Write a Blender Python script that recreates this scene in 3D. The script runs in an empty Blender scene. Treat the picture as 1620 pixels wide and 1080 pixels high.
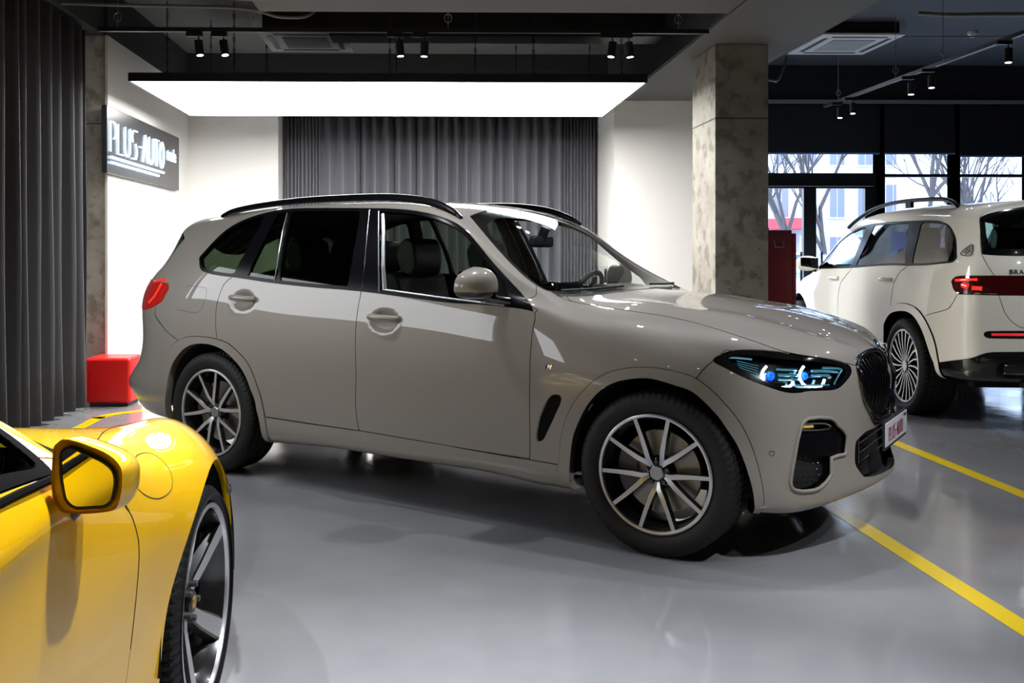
import bpy, bmesh, math, random, json
import numpy as np
from mathutils import Vector, Matrix
R = math.radians
random.seed(7)
COL = bpy.context.scene.collection
SC = bpy.context.scene
# ------------------------------------------------------------------ materials
_m = {}
def node_mat(name):
    m = bpy.data.materials.new(name); m.use_nodes = True
    return m, m.node_tree.nodes, m.node_tree.links, m.node_tree.nodes['Principled BSDF']
def mat(name, col, rough=.5, metal=0., coat=0., coat_r=.03, emis=None, es=0., spec=.5, bump=0., bscale=50., sheen=0., mix=None, mscale=3., mlo=.4, mhi=.6, rvar=0.):
    if name in _m: return _m[name]
    m, N, L, b = node_mat(name)
    b.inputs['Base Color'].default_value = (*col, 1)
    b.inputs['Roughness'].default_value = rough
    b.inputs['Metallic'].default_value = metal
    b.inputs['Coat Weight'].default_value = coat
    b.inputs['Coat Roughness'].default_value = coat_r
    b.inputs['Specular IOR Level'].default_value = spec
    b.inputs['Sheen Weight'].default_value = sheen
    if emis:
        b.inputs['Emission Color'].default_value = (*emis, 1); b.inputs['Emission Strength'].default_value = es
    tc = None
    if bump or mix or rvar:
        tc = N.new('ShaderNodeTexCoord')
    if bump:
        n = N.new('ShaderNodeTexNoise'); n.inputs['Scale'].default_value = bscale; n.inputs['Detail'].default_value = 4
        L.new(tc.outputs['Object'], n.inputs['Vector'])
        bp = N.new('ShaderNodeBump'); bp.inputs['Strength'].default_value = bump; bp.inputs['Distance'].default_value = .01
        L.new(n.outputs['Fac'], bp.inputs['Height']); L.new(bp.outputs['Normal'], b.inputs['Normal'])
    if mix:
        n = N.new('ShaderNodeTexNoise'); n.inputs['Scale'].default_value = mscale; n.inputs['Detail'].default_value = 8; n.inputs['Roughness'].default_value = .65
        L.new(tc.outputs['Object'], n.inputs['Vector'])
        r = N.new('ShaderNodeValToRGB'); r.color_ramp.elements[0].position = mlo; r.color_ramp.elements[1].position = mhi
        r.color_ramp.elements[0].color = (*col, 1); r.color_ramp.elements[1].color = (*mix, 1)
        L.new(n.outputs['Fac'], r.inputs['Fac']); L.new(r.outputs['Color'], b.inputs['Base Color'])
    if rvar:
        n = N.new('ShaderNodeTexNoise'); n.inputs['Scale'].default_value = 2.3; n.inputs['Detail'].default_value = 6
        L.new(tc.outputs['Object'], n.inputs['Vector'])
        mr = N.new('ShaderNodeMapRange'); mr.inputs['To Min'].default_value = rough-rvar; mr.inputs['To Max'].default_value = rough+rvar
        L.new(n.outputs['Fac'], mr.inputs['Value']); L.new(mr.outputs['Result'], b.inputs['Roughness'])
    _m[name] = m
    return m
def glass(name, tint=(1, 1, 1), refl=(1, 1, 1), ior=1.5, rough=.0):
    """thin pane: tinted see-through with a Fresnel reflection"""
    if name in _m: return _m[name]
    m = bpy.data.materials.new(name); m.use_nodes = True; N = m.node_tree.nodes; L = m.node_tree.links; N.clear()
    o = N.new('ShaderNodeOutputMaterial'); mx = N.new('ShaderNodeMixShader'); f = N.new('ShaderNodeFresnel'); f.inputs['IOR'].default_value = ior
    t = N.new('ShaderNodeBsdfTransparent'); t.inputs['Color'].default_value = (*tint, 1)
    g = N.new('ShaderNodeBsdfGlossy'); g.inputs['Color'].default_value = (*refl, 1); g.inputs['Roughness'].default_value = rough
    geo = N.new('ShaderNodeNewGeometry')
    mm = N.new('ShaderNodeMath'); mm.operation = 'MULTIPLY'; inv = N.new('ShaderNodeMath'); inv.operation = 'SUBTRACT'; inv.inputs[0].default_value = 1
    L.new(geo.outputs['Backfacing'], inv.inputs[1]); L.new(f.outputs['Fac'], mm.inputs[0]); L.new(inv.outputs[0], mm.inputs[1])
    L.new(mm.outputs[0], mx.inputs['Fac']); L.new(t.outputs[0], mx.inputs[1]); L.new(g.outputs[0], mx.inputs[2]); L.new(mx.outputs[0], o.inputs['Surface'])
    _m[name] = m
    return m
# ------------------------------------------------------------------ objects
def tag(o, label=None, cat=None, group=None, kind=None):
    if label: o['label'] = label
    if cat: o['category'] = cat
    if group: o['group'] = group
    if kind: o['kind'] = kind
    return o
def empty(name, loc=(0, 0, 0), rz=0, label=None, cat=None, group=None):
    o = bpy.data.objects.new(name, None); COL.objects.link(o); o.location = loc; o.rotation_euler = (0, 0, rz)
    o.empty_display_size = .1
    return tag(o, label, cat, group)
def copy_tree(o, parent=None):
    c = o.copy(); COL.objects.link(c); c.parent = parent
    for ch in list(o.children): copy_tree(ch, c)
    return c
class MB:
    """collects shapes into one mesh"""
    def __init__(s): s.v = []; s.f = []
    def add(s, v, f, M=None):
        n = len(s.v)
        for p in v: s.v.append(tuple(M @ Vector(p)) if M is not None else tuple(p))
        for q in f: s.f.append(tuple(i+n for i in q))
        return s
    def box(s, c, d, M=None, rz=0, bev=0):
        x, y, z = [k/2 for k in d]
        v = [(-x, -y, -z), (x, -y, -z), (x, y, -z), (-x, y, -z), (-x, -y, z), (x, -y, z), (x, y, z), (-x, y, z)]
        T = Matrix.Translation(c) @ Matrix.Rotation(rz, 4, 'Z')
        if M is not None: T = M @ T
        return s.add(v, [(3, 2, 1, 0), (4, 5, 6, 7), (0, 1, 5, 4), (1, 2, 6, 5), (2, 3, 7, 6), (3, 0, 4, 7)], T)
    def tube(s, pts, r, n=8, cap=True, closed=False, M=None):
        pts = [Vector(p) for p in pts]; m = len(pts); rr = r if hasattr(r, '__len__') else [r]*m
        vs = []; up = None
        for i, p in enumerate(pts):
            a = pts[(i-1) % m] if (closed or i > 0) else p; b = pts[(i+1) % m] if (closed or i < m-1) else p
            t = (b-a).normalized()
            if up is None:
                up = Vector((0, 0, 1)) if abs(t.z) < .9 else Vector((1, 0, 0))
            s1 = t.cross(up).normalized(); up = s1.cross(t).normalized()
            for k in range(n):
                w = 2*math.pi*k/n
                vs.append(p + (s1*math.cos(w) + up*math.sin(w))*rr[i])
        fs = []
        for i in range(m if closed else m-1):
            j = (i+1) % m
            for k in range(n):
                l = (k+1) % n
                fs.append((i*n+k, i*n+l, j*n+l, j*n+k))
        if cap and not closed:
            fs.append(tuple(reversed(range(n)))); fs.append(tuple((m-1)*n+k for k in range(n)))
        fs = [tuple(reversed(f)) for f in fs]
        return s.add(vs, fs, M)
    def lathe(s, prof, n=48, M=None, a0=0, a1=2*math.pi, axis='Y'):
        """prof: (r, h) pairs; revolved about Y (h along y) or Z"""
        full = abs(a1-a0-2*math.pi) < 1e-6
        cols = n if full else n+1; vs = []
        for k in range(cols):
            a = a0+(a1-a0)*k/n; c, q = math.cos(a), math.sin(a)
            for r, h in prof: vs.append((r*c, h, r*q) if axis == 'Y' else (r*c, r*q, h))
        m = len(prof); fs = []
        for k in range(n):
            l = (k+1) % cols
            for i in range(m-1): 
                f = (k*m+i, k*m+i+1, l*m+i+1, l*m+i)
                fs.append(f if axis == 'Y' else tuple(reversed(f)))
        return s.add(vs, fs, M)
    def prism(s, poly, h0, h1, M=None, axis='Z', cap=True):
        """poly 2D extruded from h0 to h1 along axis"""
        n = len(poly)
        def P(a, b, h): return (a, b, h) if axis == 'Z' else ((a, h, b) if axis == 'Y' else (h, a, b))
        vs = [P(a, b, h0) for a, b in poly]+[P(a, b, h1) for a, b in poly]
        fs = [(i, (i+1) % n, (i+1) % n+n, i+n) for i in range(n)]
        if cap: fs += [tuple(reversed(range(n))), tuple(range(n, 2*n))]
        if axis == 'Y': fs = [tuple(reversed(f)) for f in fs]
        return s.add(vs, fs, M)
    def build(s, name, m, parent=None, smooth=None, bevel=0, seg=2):
        me = bpy.data.meshes.new(name); me.from_pydata(s.v, [], s.f); me.update()
        bm = bmesh.new(); bm.from_mesh(me); bmesh.ops.recalc_face_normals(bm, faces=bm.faces); bm.to_mesh(me); bm.free()
        return finish(name, me, m, parent, smooth, bevel, seg)
def finish(name, me, m, parent=None, smooth=None, bevel=0, seg=2):
    o = bpy.data.objects.new(name, me); COL.objects.link(o); me.materials.append(m)
    if parent is not None: o.parent = parent
    if bevel:
        b = o.modifiers.new('b', 'BEVEL'); b.width = bevel; b.segments = seg; b.limit_method = 'ANGLE'; b.angle_limit = R(35)
        if smooth is None: smooth = 40
    if smooth is not None:
        me.shade_smooth()
        if smooth < 180 and not bevel: me.set_sharp_from_angle(angle=R(smooth))
        if bevel: o.modifiers.new('w', 'WEIGHTED_NORMAL')
    return o
def rounded(pts, r, n=5):
    """round the corners of a closed 2D polygon"""
    out = []; m = len(pts)
    for i in range(m):
        p = Vector(pts[i][:2]); a = Vector(pts[i-1][:2]); b = Vector(pts[(i+1) % m][:2])
        rr = pts[i][2] if len(pts[i]) > 2 else r
        u = (a-p); v = (b-p); d = min(rr, u.length*.49, v.length*.49)
        A = p+u.normalized()*d; B = p+v.normalized()*d
        for k in range(n+1):
            t = k/n; q = A*(1-t)**2+p*2*t*(1-t)+B*t*t; out.append((q.x, q.y))
    return out
def cr(pts, n=6, closed=False):
    """Catmull-Rom through 2D/3D points"""
    P = np.array(pts, float); m = len(P); out = []
    rng = range(m if closed else m-1)
    for i in rng:
        if closed: p0, p1, p2, p3 = P[(i-1) % m], P[i], P[(i+1) % m], P[(i+2) % m]
        else: p0, p1, p2, p3 = P[max(i-1, 0)], P[i], P[i+1], P[min(i+2, m-1)]
        for k in range(n):
            t = k/n
            out.append(.5*((2*p1)+(-p0+p2)*t+(2*p0-5*p1+4*p2-p3)*t*t+(-p0+3*p1-3*p2+p3)*t**3))
    if not closed: out.append(P[-1])
    return [tuple(q) for q in out]
def text_mesh(txt, size, depth, name='text', spacing=1., font=None):
    c = bpy.data.curves.new(name, 'FONT'); c.body = txt; c.size = size; c.extrude = depth; c.align_x = 'CENTER'; c.align_y = 'CENTER'; c.space_character = spacing
    o = bpy.data.objects.new(name, c); COL.objects.link(o)
    dg = bpy.context.evaluated_depsgraph_get(); me = bpy.data.meshes.new_from_object(o.evaluated_get(dg))
    bpy.data.objects.remove(o); bpy.data.curves.remove(c)
    return me
# ---------- smooth sheets -------------------------------------------------
def _bspl(P, n, g0, g1):
    """uniform cubic B-spline along axis 0; g0/g1 make the ghost rows; returns values at (len(P)-1)*n+1 params"""
    def ext(C): return np.concatenate([g0(C)[None], C, g1(C)[None]])
    def knots(C):
        E = ext(C); return (E[:-2] + 4*E[1:-1] + E[2:])/6
    C = P.copy()
    for _ in range(3): C = C + (P - knots(C))
    E = ext(C); m = len(P)-1
    t = np.linspace(0, 1, n, endpoint=False)
    b = np.stack([(1-t)**3/6, (3*t**3-6*t**2+4)/6, (-3*t**3+3*t**2+3*t+1)/6, t**3/6], 1)
    out = []
    for i in range(m):
        out.append(np.einsum('tk,k...->t...', b, E[i:i+4]))
    out.append(((E[m]+4*E[m+1]+E[m+2])/6)[None])
    return np.concatenate(out)
lin0 = lambda C: 2*C[0]-C[1]
lin1 = lambda C: 2*C[-1]-C[-2]
MIR = np.array([1, -1, 1.])
mir0 = lambda C: C[1]*MIR
mir1 = lambda C: C[-2]*MIR
def sheet(ctrl, nu, nv, ends=(mir0, mir1, lin0, mir1)):
    """ctrl[station][row] = (x, w, z).  Returns grid G[u][v]=(x,w,z)"""
    P = np.array(ctrl, float)
    A = _bspl(P, nu, ends[0], ends[1])
    B = _bspl(np.swapaxes(A, 0, 1), nv, ends[2], ends[3])
    return np.swapaxes(B, 0, 1)
# ------------------------------------------------------------------ panels cut from a sheet
class Piece:
    def __init__(s, V, F): s.V = V; s.F = F
def piece_from_grid(G):
    nu, nv = G.shape[:2]
    return G
def to_piece(G, NU, NV):
    nu, nv = G.shape[:2]
    U, W = np.meshgrid(np.arange(nu)/NU, np.arange(nv)/NV, indexing='ij')
    N = np.cross(np.gradient(G, axis=1), np.gradient(G, axis=0))
    N = N/np.maximum(np.linalg.norm(N, axis=-1), 1e-12)[..., None]
    V = np.concatenate([G, U[..., None], W[..., None], N], -1).reshape(-1, 8)
    F = [(i*nv+j, (i+1)*nv+j, (i+1)*nv+j+1, i*nv+j+1) for i in range(nu-1) for j in range(nv-1)]
    return Piece(V, F)
def sd(P, poly):
    """signed distance (negative inside) of points P (n,2) to a closed polygon"""
    Q = np.array(poly, float)[:, :2]; n = len(Q); d = np.full(len(P), 1e9); ins = np.zeros(len(P), bool)
    for i in range(n):
        a = Q[i]; b = Q[(i+1) % n]; e = b-a; L = e@e
        if L < 1e-14: continue
        w = P-a; t = np.clip((w@e)/L, 0, 1)[:, None]; q = w-t*e
        d = np.minimum(d, (q*q).sum(1))
        c = (a[1] > P[:, 1]) != (b[1] > P[:, 1])
        with np.errstate(divide='ignore', invalid='ignore'):
            xx = (b[0]-a[0])*(P[:, 1]-a[1])/(b[1]-a[1])+a[0]
        ins ^= c & (P[:, 0] < xx)
    d = np.sqrt(d)
    return np.where(ins, -d, d)
def split(pc, f):
    V, F = pc.V, pc.F; f = np.where(np.abs(f) < 1e-7, 1e-7, f)
    newV = []; base = len(V); cache = {}; IN = []; OUT = []
    s = f < 0; sl = s.tolist(); fl = f.tolist()
    def mid(a, b):
        k = (a, b) if a < b else (b, a)
        if k not in cache:
            t = fl[k[0]]/(fl[k[0]]-fl[k[1]]); newV.append(V[k[0]]*(1-t)+V[k[1]]*t); cache[k] = base+len(newV)-1
        return cache[k]
    def do(q):
        m = [sl[i] for i in q]
        if all(m): IN.append(q); return
        if not any(m): OUT.append(q); return
        ch = sum(m[i] != m[i-1] for i in range(len(q)))
        if ch > 2:
            for i in range(1, len(q)-1): do((q[0], q[i], q[i+1]))
            return
        a = []; b = []
        for i in range(len(q)):
            p, n = q[i], q[(i+1) % len(q)]
            (a if sl[p] else b).append(p)
            if sl[p] != sl[n]:
                k = mid(p, n); a.append(k); b.append(k)
        if len(a) > 2: IN.append(tuple(a))
        if len(b) > 2: OUT.append(tuple(b))
    for q in F: do(q)
    NV = np.concatenate([V, np.array(newV).reshape(-1, V.shape[1])]) if newV else V
    return clean(Piece(NV, IN)), clean(Piece(NV, OUT))
def clean(pc):
    used = sorted({i for q in pc.F for i in q}); mp = {o: n for n, o in enumerate(used)}
    return Piece(pc.V[used] if used else pc.V[:0], [tuple(mp[i] for i in q) for q in pc.F])
def uvf(pc, poly, vr=None):
    f = sd(pc.V[:, 3:5], poly)
    return f
def wzf(pc, poly, umin):
    f = sd(pc.V[:, 1:3], poly)
    return np.where(pc.V[:, 3] < umin, np.abs(f)+.01, f)
M6 = np.array([1, -1, 1, 1, -1, 1.])
def right(pc):
    V = pc.V[:, [0, 1, 2, 5, 6, 7]].copy(); V[:, [1, 4]] *= -1
    return V, pc.F
def both(pc):
    """right half + mirrored left half welded on the centre line"""
    V, F = right(pc); n = len(V); c = np.abs(V[:, 1]) < 2e-4; V[c, 1] = 0; V[c, 4] = 0
    idx = np.where(c, np.arange(n), -1); k = n; add = []
    for i in range(n):
        if idx[i] < 0: idx[i] = k; k += 1; add.append(V[i]*M6)
    V2 = np.concatenate([V, np.array(add).reshape(-1, 6)])
    return V2, F+[tuple(int(idx[i]) for i in reversed(q)) for q in F]
def left(pc):
    V, F = right(pc); V = V*M6; return V, [tuple(reversed(q)) for q in F]
def vnormals(V, F):
    N = np.zeros_like(V)
    for q in F:
        a, b, c = V[q[0]], V[q[1]], V[q[2]]
        n = np.cross(b-a, c-a)
        if len(q) > 3: n = n+np.cross(c-a, V[q[3]]-a)
        for i in q: N[i] += n
    return N/np.maximum(np.linalg.norm(N, axis=1), 1e-12)[:, None]
def panel(name, VF, m, parent=None, gap=.0022, depth=.012, off=0., flange=True):
    """a sheet part with a turned-in edge all round"""
    V, F = VF
    if not F: return None
    N = V[:, 3:6]; N = N/np.maximum(np.linalg.norm(N, axis=1), 1e-9)[:, None]; V = V[:, :3].copy(); NN = N.copy()
    if off: V = V+N*off
    e = {}
    for q in F:
        for i in range(len(q)):
            a, b = q[i], q[(i+1) % len(q)]
            e[(a, b)] = 1
    bd = [(a, b) for (a, b) in e if (b, a) not in e]
    F2 = list(F)
    if flange and bd:
        inw = {}
        for a, b in bd:
            t = V[b]-V[a]
            for k in (a, b):
                d = np.cross(N[k], t); inw[k] = inw.get(k, 0)+d/max(np.linalg.norm(d), 1e-9)
        ks = list(inw); mp = {}; mp2 = {}; ex = []; en = []
        for k in ks:
            d = inw[k]; L = np.linalg.norm(d); V[k] = V[k]+(d/L if L > 1e-6 else 0)*gap
        n = len(V)
        for j, k in enumerate(ks):
            mp[k] = n+2*j; mp2[k] = n+2*j+1; ex += [V[k], V[k]-N[k]*depth]; en += [-d/max(L, 1e-6)]*2
        V = np.concatenate([V, np.array(ex)]); NN = np.concatenate([NN, np.array(en)])
        F2 += [(b, a, mp2[a], mp2[b]) if False else (mp[b], mp[a], mp2[a], mp2[b]) for a, b in bd]
    me = bpy.data.meshes.new(name); me.from_pydata(V.tolist(), [], F2); me.update(); me.shade_smooth()
    me.normals_split_custom_set_from_vertices(NN.tolist())
    o = bpy.data.objects.new(name, me); COL.objects.link(o); me.materials.append(m)
    if parent is not None: o.parent = parent
    return o
def seam(S, line, name, m, parent, r=.0022, off=-.0008, n=4, sides=(1, -1)):
    for sg in sides:
        MB().tube([Vector((p.x, p.y*sg, p.z)) for p in S.path(cr(line, n), off)], r, 6).build(name, m, parent, smooth=60)
class Surf:
    """point and normal lookup on a control grid (right side, y negative)"""
    def __init__(s, G, NU, NV):
        s.G = G.copy(); s.G[..., 1] *= -1; s.NU = NU; s.NV = NV
        a = np.gradient(s.G, axis=0); b = np.gradient(s.G, axis=1); n = np.cross(a, b); s.N = n/np.maximum(np.linalg.norm(n, axis=-1), 1e-9)[..., None]
    def _s(s, A, u, v):
        x = min(max(u*s.NU, 0), A.shape[0]-1.001); y = min(max(v*s.NV, 0), A.shape[1]-1.001); i, j = int(x), int(y); a, b = x-i, y-j
        return A[i, j]*(1-a)*(1-b)+A[i+1, j]*a*(1-b)+A[i, j+1]*(1-a)*b+A[i+1, j+1]*a*b
    def at(s, u, v, off=0.):
        n = s._s(s.N, u, v); n = n/np.linalg.norm(n); return Vector(s._s(s.G, u, v)+n*off), Vector(n)
    def path(s, uv, off=0.): return [s.at(u, v, off)[0] for u, v in uv]
def mirror_y(o, parent, name=None):
    """left-hand twin of a right-hand part (own mesh, so names and data stay simple)"""
    me = o.data.copy(); 
    for v in me.vertices: v.co.y *= -1
    me.flip_normals()
    c = bpy.data.objects.new(name or o.name.split('.')[0], me); COL.objects.link(c); c.parent = parent
    for md in o.modifiers:
        k = c.modifiers.new(md.name, md.type)
        if md.type == 'BEVEL': k.width = md.width; k.segments = md.segments; k.limit_method = md.limit_method; k.angle_limit = md.angle_limit
    for ch in list(o.children): mirror_y(ch, c)
    return c
# ------------------------------------------------------------------ wheels
def tyre_mesh(rad, rim, wid, blocks=72):
    h = wid/2; A = 360; prof = []
    # (radius, y, tread flag): outer side is -y (right-hand wheel)
    side = [(rim-.004, -h*.80), (rim+.006, -h*.84), (rim+.014, -h*.90), (rim+.03, -h*.97), ((rad+rim)/2, -h), (rad-.035, -h*.985), (rad-.018, -h*.93), (rad-.008, -h*.86)]
    tread = []
    ys = [-.80, -.62, -.60, -.52, -.50, -.30, -.28, -.20, -.18, 0]
    gr = [0, 0, 1, 1, 0, 0, 1, 1, 0, 0]
    for y, g in zip(ys, gr): tread.append((rad-(.008 if g else 0)-.004*abs(y)**3, y*h, 0 if g else 1, y))
    half = [(r, y, 2 if i >= 6 else 0, -1) for i, (r, y) in enumerate(side)]+tread
    full = half+[(r, -y, g, t) for r, y, g, t in reversed(half[:-1])]
    V = []; F = []; m = len(full)
    for k in range(A):
        a = 2*math.pi*k/A; c, q = math.cos(a), math.sin(a)
        for r, y, g, t in full:
            ph = (k+int(abs(t)*6)) % (A//blocks) if g else 9
            rr = r-(.007 if (g and ph == 0) else 0)
            V.append((rr*c, y, rr*q))
        l = (k+1) % A
        for i in range(m-1): F.append((k*m+i, k*m+i+1, l*m+i+1, l*m+i))
    return V, F
def make_wheel(style, rad, rim, wid, mats, caliper=None, blocks=72):
    """wheel at origin, outer face towards -y; returns the tyre object that carries the rest"""
    V, F = tyre_mesh(rad, rim, wid, blocks); mb = MB().add(V, F)
    w = mb.build('wheel', mats['tyre'], None, smooth=50)
    yo = -wid/2*.88
    lip = MB().lathe([(rim+.004, yo+.012), (rim+.004, yo-.004), (rim-.002, yo-.008), (rim-.010, yo-.006), (rim-.013, yo+.004)], 96)
    lip.build('rim_lip', mats['face'], w, smooth=40)
    br = MB().lathe([(rim-.012, yo+.003), (rim-.02, yo+.03), (rim-.034, yo+.05), (rim-.036, yo+.12), (rim-.02, wid*.38)], 72)
    br.build('rim_barrel', mats['dark'], w, smooth=50)
    sp = MB(); fc = MB()
    def arm(path, w0, z0, depth=.028, chamfer=.35):
        """spoke along path [(r, ang, y)] with half width list w0; silver face on dark body"""
        n = len(path); body = []; face = []
        P = [Vector((r*math.cos(a), y, r*math.sin(a))) for r, a, y in path]
        rows = []
        for i, p in enumerate(P):
            t = (P[min(i+1, n-1)]-P[max(i-1, 0)]); t.y = 0; t.normalize(); sdv = Vector((-t.z, 0, t.x)); w_ = w0[i]
            rows.append([p-sdv*w_*1.35+Vector((0, depth, 0)), p-sdv*w_*1.1+Vector((0, .004, 0)), p-sdv*w_*.85, p+sdv*w_*.85, p+sdv*w_*1.1+Vector((0, .004, 0)), p+sdv*w_*1.35+Vector((0, depth, 0))])
        v = [q for r_ in rows for q in r_]; f = []
        for i in range(n-1):
            for j in range(5):
                if j == 2: continue
                f.append((i*6+j, i*6+j+1, (i+1)*6+j+1, (i+1)*6+j))
            f.append((i*6+5, i*6, (i+1)*6, (i+1)*6+5))
        sp.add(v, f)
        v2 = [q for r_ in rows for q in (r_[2], r_[3])]
        fc.add(v2, [(i*2, i*2+1, i*2+3, i*2+2) for i in range(n-1)])
    if style == 'ten':
        for k in range(5):
            c = R(54+72*k)
            for s in (-1, 1):
                d = R(18)*s
                arm([(rim-.010, c+d, yo+.000), (rim*.66, c+d*.96, yo+.007), (rim*.40, c+d*.80, yo+.012), (rim*.26, c+d*.42, yo+.02), (rim*.15, c+d*.2, yo+.034)], [.0105, .0115, .0135, .013, .010], 0)
        hub = MB().lathe([(0, yo+.026), (.030, yo+.026), (.034, yo+.030), (.036, yo+.05)], 40); 
        hb = MB().lathe([(.034, yo+.036), (.058, yo+.045), (.066, yo+.075), (.05, yo+.10)], 40)
    elif style == 'multi':
        n = 22
        for k in range(n):
            c = 2*math.pi*k/n
            arm([(rim-.010, c, yo+.0), (rim*.7, c+.07, yo+.004), (rim*.42, c+.10, yo+.008), (rim*.22, c+.05, yo+.012)], [.010, .0078, .0062, .0055], 0, depth=.02)
        hub = MB().lathe([(0, yo+.004), (.042, yo+.004), (.046, yo+.010), (.05, yo+.03)], 40)
        hb = MB().lathe([(.046, yo+.010), (.075, yo+.016), (.085, yo+.05)], 40)
    else:  # five twisted blades
        for k in range(5):
            c = R(100+72*k)
            arm([(rim-.008, c+.12, yo+.002), (rim*.75, c+.10, yo+.018), (rim*.5, c+.05, yo+.035), (rim*.28, c, yo+.05), (rim*.14, c-.05, yo+.055)], [.034, .031, .027, .022, .018], 0, depth=.03)
        hub = MB().lathe([(0, yo+.035), (.030, yo+.035), (.036, yo+.042), (.036, yo+.06)], 40)
        hb = MB().lathe([(.034, yo+.05), (.065, yo+.058), (.075, yo+.09)], 40)
    sp.build('spokes', mats['dark'], w, smooth=30); fc.build('spoke_faces', mats['face'], w, smooth=30)
    hb.build('hub', mats['dark'], w, smooth=40); hub.build('centre_cap', mats['cap'], w, smooth=40)
    for k in range(5):
        a = R(90+72*k) if style != 'five' else R(64+72*k); MB().lathe([(0, yo+.03), (.009, yo+.03), (.010, yo+.034), (.010, yo+.08)], 12, Matrix.Translation((.052*math.cos(a), 0, .052*math.sin(a)))).build('wheel_bolt', mats['bolt'], w, smooth=30)
    dr = rim*.70
    MB().lathe([(.07, yo+.105), (.075, yo+.085), (dr, yo+.085), (dr, yo+.115), (.08, yo+.115)], 72).build('brake_disc', mats['disc'], w, smooth=30)
    cal = MB(); a0, a1 = caliper or (R(150), R(215))
    cal.lathe([(dr*.60, yo+.075), (dr*1.10, yo+.075), (dr*1.14, yo+.09), (dr*1.14, yo+.13), (dr*.60, yo+.13)], 14, None, a0, a1)
    cal.build('brake_caliper', mats['cal'], w, smooth=30)
    return w
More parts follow.
